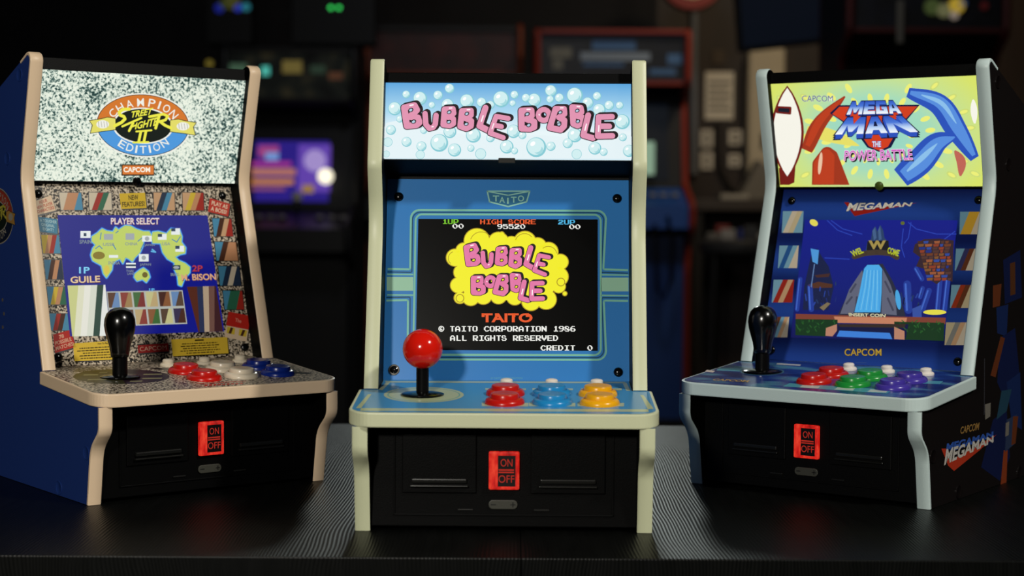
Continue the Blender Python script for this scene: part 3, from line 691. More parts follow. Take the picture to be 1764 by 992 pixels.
# screen picture: map, titles, plain portrait fields
SL = (120, 360, 6.3); A = Art(mL['bs'], SL, 3)
EU = [(240, 300), (300, 262), (350, 215), (400, 240), (470, 250), (497, 200), (530, 228), (600, 182), (660, 186), (720, 220), (800, 245), (862, 245), (885, 290), (860, 330), (800, 345), (790, 405), (762, 470), (705, 528), (680, 570), (640, 540), (605, 525), (576, 590), (545, 540), (500, 560), (462, 600), (456, 660), (398, 745), (365, 700), (345, 612), (250, 560), (230, 500), (250, 430), (282, 390), (240, 350)]
AM = [(900, 252), (960, 245), (1050, 270), (1100, 215), (1190, 230), (1215, 300), (1210, 360), (1255, 420), (1250, 480), (1200, 490), (1140, 520), (1180, 560), (1250, 590), (1302, 632), (1300, 690), (1240, 760), (1212, 835), (1180, 822), (1170, 730), (1130, 640), (1140, 585), (1060, 540), (1010, 470), (985, 372), (900, 370), (890, 310)]
AU = [(708, 705), (760, 662), (800, 642), (850, 680), (868, 740), (830, 795), (790, 762), (730, 780), (700, 740)]
for pg in (EU, AM, AU):
    A.stroke(pg, 34, E('#2a6fd8', .9), 3, True); A.stroke(pg, 16, E('#7fd4f0', .95), 3.3, True); A.poly(pg, E('#c3d566', .9), 3.6); A.stroke(pg, 5, E('#5f8a4a', .8), 3.5, True)
gg = E('#6f9a5a', .85); A.ell(315, 505, 66, 42, E('#8a7a26', .85), 4); A.ell(400, 660, 30, 50, E('#dcc84c', .9), 3.9); A.ell(815, 715, 30, 30, E('#6f6224', .85), 4)
for p in ([(280, 430), (320, 400), (350, 430)], [(340, 260), (330, 330)], [(470, 390), (500, 440)], [(740, 350), (790, 310)], [(800, 380), (770, 440)], [(1110, 330), (1160, 360), (1200, 300)], [(500, 260), (525, 240)]): A.stroke(p, 10, E('#3f86b8', .85), 3.9)
A.stroke([(885, 460), (930, 468), (895, 440)], 16, E('#5fb4e8', .9), 3.6); A.done('map_picture', mL['so'])
A = Art(mL['bs'], SL, 4); gy, wh, dk = E('#a8b0b4', .85), E('#e6ecec', .95), E('#27405c', .8)
for r, c in (((370, 270, 470, 335), gy), ((605, 265, 700, 335), gy), ((785, 290, 890, 355), wh), ((955, 270, 1050, 335), wh), ((1100, 210, 1195, 280), wh), ((1145, 400, 1240, 465), wh), ((425, 500, 525, 530), wh), ((750, 490, 855, 570), wh), ((610, 585, 715, 602), wh), ((610, 622, 715, 640), wh), ((610, 602, 715, 622), dk), ((1110, 610, 1200, 660), dk), ((115, 240, 225, 315), wh)):
    A.rect(*r, c, 4.3)
for x, y in ((838, 323), (802, 530)): A.ell(x, y, 24, 24, gy, 4.5)
for x, y in ((955, 270), (1100, 210), (1145, 400)): A.rect(x, y, x+46, y+34, dk, 4.5)
A.ell(1155, 635, 32, 16, gy, 4.5); A.rect(150, 262, 180, 296, dk, 4.5)
lt = E('#8fa0a8', .75)
for t, a in (('SPAIN', (105, 335, 235, 378)), ('USSR', (360, 368, 490, 402)), ('CHINA', (600, 362, 735, 395)), ('JAPAN', (810, 380, 920, 410)), ('USA', (1000, 362, 1090, 395)), ('INDIA', (420, 568, 545, 605)), ('JAPAN', (760, 590, 880, 622)), ('THAI', (610, 660, 690, 685)), ('LAND', (625, 690, 705, 715)), ('BRAZIL', (1095, 695, 1190, 728))):
    A.text(t, ((a[0], a[1]), (a[2], a[3])), lt, .015, 4.3)
A.done('flag_print', mL['so'])
A = Art(mL['bs'], SL, 5)
def serif(t, q, m, sh): 
    A.text(t, [(x+5, y+5) for x, y in q], sh, .03, 4.6); A.text(t, q, m, .022, 5); A.done('lettering', mL['so']); A.b = MB()
serif('PLAYER SELECT', quad((445, 97, 970, 168)), E('#e6d8d4', .95), E('#8a3040', .8))
serif('1P', quad((100, 630, 215, 700)), E('#7ccdf4', .95), E('#20407a', .8)); serif('2P', quad((1328, 612, 1440, 678)), E('#b83a4a', .9), E('#401030', .8))
serif('GUILE', [(5, 735), (325, 722), (330, 795), (8, 806)], E('#e0c49c', .95), E('#7a3c28', .8)); serif('M. BISON', [(1205, 708), (1582, 700), (1588, 770), (1212, 778)], E('#d8a880', .95), E('#7a3c28', .8))
A = Art(mL['bs'], BL, 3); er = lambda h: E(h, .85)
A.bands([(222, 560), (412, 556), (438, 812), (246, 816)], [er('#cfd38c'), er('#e6e6c8'), er('#f0efe2'), er('#dfe3d2'), er('#26463a'), er('#eef0ea')], 3, .12)
A.bands([(822, 566), (968, 562), (1004, 790), (880, 794)], [er('#54281c'), er('#28304e'), er('#b09a80'), er('#6a4a40'), er('#3a1c20')], 3, .15)
A.poly([(418, 590), (800, 583), (824, 752), (436, 766)], er('#b8bcb4'), 3)
tl = ['#5a3a28', '#8a3a30', '#3f6a38', '#c8c48c', '#4a2c24', '#6a8cb8', '#a08050', '#7a2c28', '#c0a878', '#8a5a38', '#5a4638', '#3c3450']
Bq = [(418, 590), (800, 583), (824, 752), (436, 766)]; Bl = lambda a, t: [(Bq[0][i]*(1-a)+Bq[1][i]*a)*(1-t)+(Bq[3][i]*(1-a)+Bq[2][i]*a)*t for i in (0, 1)]
for i in range(12):
    c, r = i % 6, i//6; q = [Bl((c+a)/6, (r+t)/2) for a, t in ((.07, .07), (.93, .07), (.93, .93), (.07, .93))]
    A.bands(q, [er(tl[i]), er(tl[(i+5) % 12])], 3.4, .25)
A.text('1P', ((632, 574), (660, 588)), er('#5fb4f0'), .04, 4); A.done('portrait_fields', mL['so'])
# control panel print
A = Art(mL['ss']); A.ell(209, 648.5, 83, 12.8, D('#3a3824', .3), .6, 0, 44)
pts = [(209+83*math.cos(a), 648.5+12.8*math.sin(a)) for a in [math.radians(t) for t in range(-85, 86, 10)]]; A.poly([(209, 648.5)]+pts, D('#2a1c26', .3), .8)
for x0, y0, x1 in ((145, 645, 170), (152, 653, 185), (248, 644, 280), (246, 651, 280), (172, 641, 186), (225, 656, 246)): A.poly([(x0, y0), (x1, y0-.4), (x1-2, y0+1.4), (x0-2, y0+1.8)], D('#8f8a62', .3), 1)
A.done('joystick_print', mL['cp']); A.b = MB()
for i in range(9): A.poly([(353+i*7.6, 662.6-i*.42), (358+i*7.6, 662.3-i*.42), (357+i*7.6, 664.6-i*.42), (352+i*7.6, 664.9-i*.42)], D('#b0342a', .3), .6)
A.poly([(340, 660), (425, 656), (423, 657), (339, 661)], D('#b0342a', .3), .6)
A.done('red_print', mL['cp']); A.b = MB()
for a in ((258, 633, 300, 636), (500, 640, 532, 643)): A.poly([(a[0], a[1]), (a[2], a[1]+1.5), (a[2]+4, a[3]+2), (a[0]+8, a[3])], D('#14110e', .3), .6)
A.done('panel_print', mL['cp'])
# ================= right machine
k = 2.8347; f8 = lambda a, b: (1280+a/k, 310+b/k)
def bezel_blue():
    m, nt, b = nodes_of('blue_gradient_print'); v = objco(nt, (1, 1, 1)); sp = nt.nodes.new('ShaderNodeSeparateXYZ'); nt.links.new(v, sp.inputs[0])
    wv = nt.nodes.new('ShaderNodeMath'); wv.operation = 'SINE'; ml = nt.nodes.new('ShaderNodeMath'); ml.operation = 'MULTIPLY'; ml.inputs[1].default_value = 290
    nt.links.new(sp.outputs['Z'], ml.inputs[0]); nt.links.new(ml.outputs[0], wv.inputs[0])
    mr = nt.nodes.new('ShaderNodeMapRange'); mr.inputs[1].default_value = -1; nt.links.new(wv.outputs[0], mr.inputs[0])
    nt.links.new(ramp(nt, mr.outputs[0], [(0, '#12205c'), (1, '#24459a')]), b.inputs['Base Color']); b.inputs['Roughness'].default_value = .28; b.inputs['Specular IOR Level'].default_value = .12; return m
def panel_blue():
    m, nt, b = nodes_of('blue_panel_print'); f = noise(nt, objco(nt, (1, 2.2, 1)), 45, 2)
    nt.links.new(ramp(nt, f, [(.38, '#16245e'), (.52, '#223c86'), (.66, '#4f86a0')]), b.inputs['Base Color']); b.inputs['Roughness'].default_value = .22; return m
mR = machine('X', (.12079, .67637), -.62819, cream('pale_grey_blue_edging', '#c2d4d2'), D('#100c0c', .4), bezel_blue(), burst_lit((0, .147), (.055, .034)), panel_blue(),
    [f8(303, 195), f8(1048, 197), f8(980, 785), f8(232, 770)], vgrad('lit_dusk_picture', .052, .117, [(0, '#070d50'), (.45, '#0d1e86'), (1, '#101c9c')], True, .7))
tag(mR['root'], 'right tabletop arcade machine with pale grey-blue edging, dark side and yellow-green lit marquee', 'arcade machine', 'small arcade machines on the table')
grid_controls(mR, [D('#b8150f', .26, 0, .4), D('#1e8a36', .26, 0, .4), D('#41339a', .26, 0, .4)], D('#e3dcd4', .25), None, -.0313, .0217, 'bat')
screws(mR, [(1364, 346), (1686, 344.6), (1329, 603), (1650, 623)])
sfR = side_caps(mR, 1, [(1719, 141), (1737, 283), (1607, 786), (1651, 847), (1756, 813)], D('#100c0c', .22))
q = MB(); q.lathe([(.0019, 0), (.0019, .0006), (.001, .0011), (.0002, .0012)], D('#4a5a20', .3), mR['ms'].pt(1515, 320), 24, mR['ms'].n); q.build('marquee_clip', mR['root'])
MR = (1280, 70, 3.6446); A = Art(mR['ms'], MR)
# printed drops radiating from the middle
cx, cy = 850, 600; yl = E('#f0f27a', .97); ol = E('#d2e27c', .93)
def inq(x, y, r): return 190+.05*(y-270)+r < x < 1470+.05*(y-270)-r and 262-.035*(x-160)+15+r < y < 905-r
for ring, (rx, ry, n, s) in enumerate(((210, 160, 16, 24), (330, 240, 20, 32), (450, 330, 22, 34), (580, 400, 24, 36), (700, 470, 24, 38))):
    for i in range(n):
        a = 2*math.pi*(i+.5*(ring % 2))/n; x, y = cx+rx*math.cos(a), cy+ry*math.sin(a)
        if inq(x, y, s): A.ell(x, y, s, s*.5, yl if ring < 3 else ol, .5, math.degrees(math.atan2(y-cy, x-cx)), 16); A.ell(x, y, s*.7, s*.3, yl, .6, math.degrees(math.atan2(y-cy, x-cx)), 14)
A.done('drop_print', mR['mo'])
A = Art(mR['ms'], MR)          # plain coloured shapes filling the picture fields
rd, rdd, wt, bl, lb, mb = E('#c2401e', .92), E('#7a1c14', .85), E('#f6f4e8', 1), E('#2c55c0', .92), E('#8fc4f0', .95), E('#5a92e4', .93)
ov = lambda cx, w, y0, y1, e=1.5, n=14: [(cx-w*math.sin(math.pi*i/n)**(.8), y0+(y1-y0)*i/n) for i in range(n+1)]+[(cx+w*math.sin(math.pi*i/n)**(.8), y1+(y0-y1)*i/n) for i in range(1, n)]
A.poly([(232, 905), (225, 800), (330, 780), (322, 890), (290, 905)], rdd, .8)
A.poly(ov(278, 104, 282, 868), rdd, 1); A.poly(ov(278, 88, 296, 852), wt, 1.3)
A.poly(fillet([(210, 410), (305, 415), (302, 465), (206, 455)], 8, 4, True), rdd, 1.6); A.poly(fillet([(222, 422), (292, 426), (290, 452), (220, 446)], 5, 4, True), E('#1a2030', .7), 1.8)
A.poly(fillet([(432, 905), (436, 760), (520, 650), (590, 700), (668, 905)], [0, 40, 60, 40, 0], 6), E('#a8381c', .9), .9); A.poly(fillet([(440, 900), (446, 765), (520, 662), (575, 720), (570, 900)], [0, 40, 40, 30, 0], 6), rd, 1.1); A.ell(485, 770, 12, 70, E('#f0c8a8', .95), 1.3, 6)
def ribbon(pts, ws, m, l):
    V = [Vector(pts[0])*2-Vector(pts[1])]+[Vector(p) for p in pts]+[Vector(pts[-1])*2-Vector(pts[-2])]; S = []
    for i in range(len(pts)-1):
        a, b, c, d = V[i:i+4]
        for k in range(8):
            t = k/8; S.append(.5*(2*b+(c-a)*t+(2*a-5*b+4*c-d)*t*t+(3*b-a-3*c+d)*t**3))
    S.append(V[-2]); n = len(S); L_ = []; R_ = []
    for i, p in enumerate(S):
        t = (S[min(i+1, n-1)]-S[max(i-1, 0)]).normalized(); f = i/(n-1)
        w_ = (ws[0]*(1-f)**2+ws[1]*4*f*(1-f)*.5*2*.5+ws[1]*2*f*(1-f)*.0+ws[2]*f*f+ws[1]*2*f*(1-f)*.5)/2
        L_.append((p.x-t.y*w_, p.y+t.x*w_)); R_.append((p.x+t.y*w_, p.y-t.x*w_))
    A.poly(L_+R_[::-1], m, l)
ribbon([(400, 560), (560, 600), (730, 660)], (50, 90, 4), E('#ece46a', .95), .8)
ribbon([(400, 690), (480, 520), (640, 350)], (70, 90, 10), E('#a8381c', .9), .85); ribbon([(405, 660), (485, 500), (630, 360)], (30, 50, 4), rd, .95)
ribbon([(1035, 325), (1230, 400), (1340, 560), (1455, 740)], (60, 150, 60), bl, .9); ribbon([(1050, 325), (1240, 390), (1350, 550), (1450, 720)], (24, 90, 24), mb, 1.1); ribbon([(1120, 340), (1250, 395), (1340, 520)], (6, 34, 4), lb, 1.3)
ribbon([(990, 860), (1110, 760), (1220, 640), (1340, 600)], (130, 160, 20), bl, 1.0); ribbon([(1010, 850), (1120, 760), (1220, 650), (1330, 605)], (80, 100, 8), mb, 1.2); ribbon([(1030, 820), (1130, 730), (1220, 645)], (10, 40, 4), lb, 1.4)
ribbon([(1330, 690), (1370, 760), (1365, 850)], (10, 70, 10), E('#c86a5a', .9), .9); ribbon([(1445, 370), (1450, 440), (1455, 520)], (10, 50, 10), wt, .9)
A.done('colour_shapes', mR['mo'])
A = Art(mR['ms'], MR)
A.text('CAPCOM', ((370, 345), (565, 382)), E('#2b4a9c', .9), 0, 1.6, (.02, E('#f2f4d8', 1)))
rdl = E('#d8401c', .92); dkb = E('#101a4a', .7)
A.poly([(545, 455), (600, 405), (1110, 402), (1010, 520), (930, 670), (860, 700), (780, 670), (700, 560)], dkb, 1.9); A.poly([(560, 460), (605, 415), (1095, 412), (995, 520), (910, 665), (855, 690), (790, 662), (720, 560)], rdl, 2.1)
BLK = {'M': [(0, 1), (0, 0), (.3, 0), (.5, .42), (.7, 0), (1, 0), (1, 1), (.75, 1), (.75, .48), (.57, .86), (.43, .86), (.25, .48), (.25, 1)],
 'E': [(0, 0), (1, 0), (1, .24), (.36, .24), (.36, .39), (.92, .39), (.92, .61), (.36, .61), (.36, .76), (1, .76), (1, 1), (0, 1)],
 'G': [(0, 0), (1, 0), (1, .26), (.34, .26), (.34, .74), (.68, .74), (.68, .64), (.5, .64), (.5, .44), (1, .44), (1, 1), (0, 1)],
 'A': [(0, 1), (.28, 0), (.72, 0), (1, 1), (.7, 1), (.64, .80), (.36, .80), (.3, 1)],
 'N': [(0, 1), (0, 0), (.3, 0), (.7, .52), (.7, 0), (1, 0), (1, 1), (.72, 1), (.3, .46), (.3, 1)]}
def bevel_word(t, q, face, side, dep):
    wd = [1.25 if c in 'MN' else 1 for c in t]; tot = sum(wd)
    for lay, m, g, ks in ((2.4, dkb, .055, (1, .5, 0)), (2.7, side, 0, (1, .75, .5, .25)), (3.3, face, 0, (0,))):
        for ki, kk in enumerate(ks):
            run = 0
            for c, w_ in zip(t, wd):
                a0, a1 = (run+.045)/tot, (run+w_-.045)/tot; run += w_; pts = []
                for x, y in BLK[c]:
                    a = a0+(a1-a0)*((x-.5)*(1+2*g)+.5); v = (y-.5)*(1+2.4*g)+.5
                    pts.append([(q[0][i]*(1-a)+q[1][i]*a)*(1-v)+(q[3][i]*(1-a)+q[2][i]*a)*v+dep[i]*kk for i in (0, 1)])
                A.poly(pts, m, lay+.03*ki)
                if c == 'A' and m is face:
                    pts = []
                    for x, y in ((.45, .30), (.55, .30), (.61, .58), (.39, .58)):
                        a = a0+(a1-a0)*x; pts.append([(q[0][i]*(1-a)+q[1][i]*a)*(1-y)+(q[3][i]*(1-a)+q[2][i]*a)*y for i in (0, 1)])
                    A.poly(pts, dkb, lay+.3)
def letter_grad(q, nm):
    zz = [A.P(c, 0).z for c in q]; return vgrad('lit_letter_fade_'+nm, min(zz), max(zz), [(.05, '#f4f8fc'), (.35, '#b8d2f4'), (.62, '#4a78d8'), (1, '#2c50bc')])
gm = E('#c7dcf6', 1); gb = E('#3f6fd6', .95)
q1 = [(683, 382), (962, 376), (1000, 456), (646, 464)]; bevel_word('MEGA', q1, letter_grad(q1, 'mega'), E('#2340a0', .9), (2, 7))
q2 = [(652, 482), (1000, 470), (1106, 572), (572, 590)]; bevel_word('MAN', q2, letter_grad(q2, 'man'), E('#2f55c4', .9), (-2, 28))
A.text('THE', ((812, 632), (866, 666)), E('#eef2f8', 1), .02, 3.4, (.05, E('#2b55c0', .9)))
A.text('POWER BATTLE', [(640, 690), (1058, 680), (1066, 748), (634, 754)], E('#d862c4', .95), .01, 3.6, (.03, E('#fbe9f6', 1)))
A.text('POWER BATTLE', [(644, 700), (1064, 690), (1074, 758), (640, 764)], E('#201028', .6), .05, 2.9)
A.done('lettering', mR['mo'], 'blue and pink block lettering')
BR = (1280, 310, 2.8347)
skyc, cre, bro, sil = D('#7aa8c0', .3), D('#c8b894', .3), D('#6a3a24', .3), D('#8a8a84', .3)
for a, cs, sl in (((195, 152, 296, 258), [skyc, wht, cre, skyc], -6), ((178, 320, 272, 430), [skyc, D('#2a5a98', .3), skyc, wht], -8), ((150, 487, 250, 598), [skyc, red_, tan, red_], -10), ((155, 668, 226, 768), [bro, skyc, tan, wht], -10),
    ((1060, 155, 1160, 265), [skyc, D('#d8a838', .3), D('#d8a838', .3), wht], -4), ((1040, 335, 1135, 442), [skyc, D('#3a3a68', .3), bro, wht], -6), ((1018, 512, 1116, 625), [skyc, D('#a03a20', .3), bro, cre], -8), ((992, 695, 1092, 806), [cre, sil, tan, wht], -8)):
    A = Art(mR['bs'], BR); x0, y0, x1, y1 = a; A.bands([(x0, y0), (x1, y0), (x1+sl, y1), (x0+sl, y1)], cs, .6, .2); A.done('picture_card', mR['bo'])
A = Art(mR['bs'], (1430, 330, 10.376)); A.poly([(250, 190), (330, 190), (420, 340), (1560, 200), (560, 410), (440, 440)], D('#9c2218', .3), .5)
A.text('MEGAMAN', [(365, 180), (1500, 165), (1440, 265), (285, 360)], D('#23407c', .3), .05, .9); 
A.text('MEGAMAN', [(348, 205), (1480, 192), (1440, 262), (288, 352)], D('#e0d8cc', .3), .03, 1.1); A.done('lettering', mR['bo'])
A = Art(mR['bs'], BR); A.text('CAPCOM', ((496, 824), (676, 858)), D('#d8b44a', .3), .01, .8, (.03, D('#1a1608', .3))); A.stroke([(550, 891), (602, 892)], 3, D('#3f5a98', .3), .6); A.done('lettering', mR['bo'])
# screen picture: dusk waterfall landscape
SR = (1370, 370, 4.5103); A = Art(mR['bs'], SR, 3); e = lambda h, s=.75: E(h, s)
for p in ([(250, 45), (330, 120), (440, 160)], [(280, 45), (370, 110), (520, 150)], [(1240, 130), (1120, 220), (980, 250)], [(880, 60), (940, 110), (1100, 150), (1250, 150)], [(840, 110), (825, 250), (850, 330)], [(900, 60), (880, 180), (850, 220)], [(230, 335), (420, 345)]): A.stroke(p, 7, e('#2c49c4'), 3)
A.poly([(70, 560), (120, 330), (170, 260), (210, 330), (260, 400), (300, 560), (260, 740), (60, 740)], e('#15204c'), 3.1)
A.poly([(100, 545), (180, 520), (290, 540), (285, 566), (110, 570)], e('#5a3424'), 3.3); A.poly([(150, 470), (270, 455), (262, 482), (170, 488)], e('#4a2c2a'), 3.3)
A.poly([(330, 780), (420, 600), (500, 470), (560, 390), (680, 380), (760, 520), (820, 660), (860, 790)], e('#2a2f44'), 3.2)
for p in ([(350, 770), (420, 580), (520, 430), (540, 500), (490, 640), (450, 770)], [(670, 770), (680, 420), (740, 540), (780, 660), (790, 780)]): A.poly(p, e('#6a6e84'), 3.5)
for p in ([(430, 600), (470, 540)], [(400, 690), (440, 640)], [(700, 520), (740, 600)], [(720, 650), (760, 740)], [(480, 640), (470, 740)]): A.stroke(p, 16, e('#4a4d62'), 3.7)
A.poly([(460, 758), (500, 600), (535, 420), (560, 390), (650, 388), (676, 420), (672, 600), (662, 758)], e('#4fb4f4', .85), 3.9)
for i in range(9): A.stroke([(548+i*13, 430), (530+i*15.5, 560), (490+i*20.5, 740)], 4, e('#8ad4fa' if i % 2 else '#3f98e4', .85), 4.1, caps=False)
A.ell(800, 660, 20, 78, e('#4fb4f4', .8), 3.9, -8)
A.poly([(545, 290), (560, 215), (590, 190), (600, 120), (622, 90), (640, 130), (660, 78), (684, 120), (694, 180), (722, 210), (735, 290)], e('#2c4672'), 3.4)
A.poly([(600, 125), (622, 95), (632, 180), (612, 200)], e('#4a6a98'), 3.5); A.poly([(645, 120), (660, 85), (672, 190), (650, 200)], e('#4a6a98'), 3.5); A.poly([(555, 285), (562, 205), (725, 200), (732, 285)], e('#15161e'), 3.6)
A.text('W', ((570, 200), (705, 268)), e('#b09a50', .8), .05, 4)
for t0, t1, x in ((208, 240, 0), (300, 332, 0)): pass
A.stroke([(460, 325), (540, 300), (640, 292), (740, 300), (790, 330)], 42, e('#4a3c30'), 3.7)
A.text('WEL', [(425, 285), (515, 250), (535, 295), (450, 328)], e('#b9c428', .9), .04, 4.2); A.text('COME', [(722, 250), (815, 275), (800, 325), (715, 300)], e('#b9c428', .9), .04, 4.2)
for x0, y0, x1, y1, w in ((40, 500, 15, 735, 34), (115, 560, 125, 735, 42), (1040, 590, 990, 735, 44), (1125, 510, 1105, 735, 40), (1185, 510, 1160, 735, 40), (940, 420, 985, 500, 36), (990, 570, 970, 640, 34), (870, 540, 880, 740, 60)): A.stroke([(x0, y0), (x1, y1)], w, e('#2440a4'), 3.3); A.stroke([(x0-w*.2, y0), (x1-w*.2, y1)], w*.25, e('#4a74dc'), 3.5)
A.poly([(120, 262), (185, 275), (175, 385), (135, 365)], e('#4f9ce0', .85), 3.6); A.stroke([(150, 385), (125, 560)], 8, e('#6a8cc0'), 3.5)
rk = random.Random(11)
A.poly([(930, 230), (1000, 190), (1120, 185), (1232, 200), (1222, 520), (1150, 500), (1100, 540), (1040, 500), (1000, 420), (940, 400), (970, 330), (915, 290)], e('#3a2630'), 3.8)
for y in range(205, 500, 24):
    x = 950+.25*(y-205)
    while x < 1190:
        w_ = rk.uniform(24, 60); c = rk.choice(['#7a4226', '#9a4228', '#a8603a', '#3450a8', '#5a3a34', '#22348c', '#8a5a30', '#4a2c28']); A.poly([(x, y), (min(x+w_, 1215), y-3), (min(x+w_-5, 1212), y+17), (x+4, y+19)], e(c), 4.0); x += w_+6
for i in range(26):
    x = rk.uniform(60, 330) if i % 2 else rk.uniform(800, 1000); y = rk.uniform(520, 700); A.stroke([(x, y), (x+rk.uniform(-14, 14), y+rk.uniform(20, 50))], rk.uniform(5, 12), e(rk.choice(['#1c2f7c', '#2a48a8', '#10183e', '#233a6a'])), 3.45)
A.ell(145, 62, 34, 24, e('#e8dc5a', .9), 3.6, 30); A.ell(835, 65, 16, 14, e('#6a7430'), 3.6); A.ell(1085, 757, 90, 20, e('#e6dc4a', .95), 4.4); A.poly([(910, 730), (980, 700), (985, 830), (915, 830)], e('#3a58b0'), 4.2); A.poly([(190, 720), (250, 680), (275, 690), (220, 745)], e('#8a7a5a'), 4.2)
A.poly([(5, 770), (1170, 800), (1166, 850), (3, 830)], e('#8a4434'), 4.3); A.poly([(300, 790), (870, 800), (860, 850), (320, 840)], e('#d48a68', .8), 4.5)
A.poly([(3, 810), (330, 815), (330, 880), (240, 945), (2, 935)], e('#123a1c'), 4.6); A.poly([(770, 830), (1160, 840), (1155, 980), (850, 970), (770, 880)], e('#123a1c'), 4.6)
rg = random.Random(2)
for i in range(70):
    x = rg.uniform(10, 310) if i % 2 else rg.uniform(800, 1140); y = rg.uniform(830, 920); a = rg.uniform(-1, 1); A.stroke([(x, y), (x+22*a, y-18)], 7, e('#2c6a2c' if i % 3 else '#1d4a24'), 4.8, caps=False)
A.poly([(310, 850), (880, 850), (860, 962), (330, 948)], e('#0c1446'), 4.65); A.poly([(330, 850), (860, 848), (850, 878), (350, 872)], e('#3a2c26'), 4.8)
A.poly([(345, 900), (735, 918), (755, 966), (322, 946)], e('#3f84e0', .85), 4.85); A.poly([(240, 880), (325, 850), (325, 900), (290, 945), (236, 940)], e('#c48a70', .8), 4.9); A.poly([(770, 870), (850, 905), (850, 970), (770, 966)], e('#c48a70', .8), 4.9)
A.done('landscape_picture', mR['so'])
A = Art(mR['bs'], SR); A.text('INSERT COIN', [(415, 762), (705, 772), (700, 796), (420, 788)], e('#e0d8b0', .9), .03, 5.2, (.05, e('#203048'))); A.done('lettering', mR['so'])
# control panel print
A = Art(mR['ss']); A.text('CAPCOM', [(1231, 652), (1292, 655), (1288, 658.3), (1226, 655)], D('#b8924a', .3), .03, .8)
A.poly([(1218, 637), (1232, 639), (1228, 641.5), (1214, 640)], D('#d8c8c0', .3), .6); A.poly([(1339, 625.5), (1380, 628), (1378, 630), (1337, 627.5)], D('#c8c8c4', .3), .6)
A.ell(1313, 640, 38, 6.4, D('#3f6a80', .3), .6); A.ell(1313, 640, 35, 5.8, D('#0c1020', .3), .7)
A.poly([(1360, 660), (1538, 671.5), (1528, 678), (1348, 665.5)], D('#4a98a8', .3), .6)
for x in (1405, 1465, 1522): A.poly([(x-22, 663+(x-1405)*.065), (x+8, 665+(x-1405)*.065), (x+4, 669+(x-1405)*.065), (x-28, 667+(x-1405)*.065)], D('#b8c8c0', .3), .8)
for a in ((1480, 633, 1500, 635), (1560, 637, 1585, 639), (1575, 655, 1625, 660), (1240, 633, 1280, 638)): A.poly([(a[0], a[1]), (a[2], a[1]+1.5), (a[2]-6, a[3]+1.5), (a[0]-6, a[3])], D('#4f98b0', .3), .6)
A.done('panel_print', mR['cp'])
# side print
o_ = [s for s in mR['root'].children if s.name.startswith('side_panel')][-1]
A = Art(sfR, (1500, 600, 3.42), 2)
A.text('CAPCOM', [(530, 462), (640, 435), (634, 480), (526, 505)], D('#8a6a38', .4), .02, 2)
A.poly([(415, 590), (445, 590), (470, 660), (740, 508), (640, 600), (490, 722), (455, 690)], D('#a8321c', .4), 1.5)
A.text('MEGAMAN', [(448, 560), (722, 488), (720, 520), (440, 620)], D('#2c4f9c', .4), .05, 2)
A.text('MEGAMAN', [(445, 592), (722, 512), (722, 552), (430, 690)], D('#b8b4ac', .4), .035, 2.5); A.done('lettering', o_)
A = Art(sfR, (1500, 600, 3.42), 1)          # plain dark colour fields
nv, nb, og, tl_ = D('#0e173c', .4), D('#12224c', .4), D('#7a3418', .4), D('#1c3a4c', .4)
for p, c, l in (([(760, -60), (850, -120), (880, 200), (800, 330), (745, 200)], nv, .6), ([(800, 200), (880, 140), (890, 480), (830, 440)], nb, .8), ([(720, 420), (800, 360), (820, 640), (760, 780), (650, 700)], nv, .7), ([(770, 250), (830, 240), (800, 370), (740, 420)], tl_, 1.0), ([(783, 600), (806, 600), (798, 806), (764, 808)], og, 1.1), ([(800, 420), (860, 390), (850, 560), (790, 610)], D('#26324c', .4), 1.2), ([(838, 400), (868, 400), (852, 560), (828, 570)], D('#5a2c16', .4), 1.3), ([(795, 440), (815, 430), (812, 510), (792, 520)], D('#6a665e', .4), 1.4), ([(672, 330), (706, 320), (704, 400), (674, 420)], D('#6a665e', .4), 1.2), ([(765, -70), (790, -60), (735, 170), (705, 160)], D('#5a2c16', .4), .9), ([(780, -520), (880, -580), (890, -300), (790, -260)], nv, .6), ([(820, -500), (850, -510), (852, -320), (822, -310)], D('#4a2a16', .4), .8), ([(720, -370), (770, -380), (760, -250), (718, -240)], D('#5a2c16', .4), .8), ([(740, -240), (810, -260), (800, -70), (745, -90)], nb, .6)): A.poly(p, c, l)
A.stroke([(670, 60), (668, 390)], 3, D('#3a3a40', .4), .7); A.done('colour_shapes', o_)
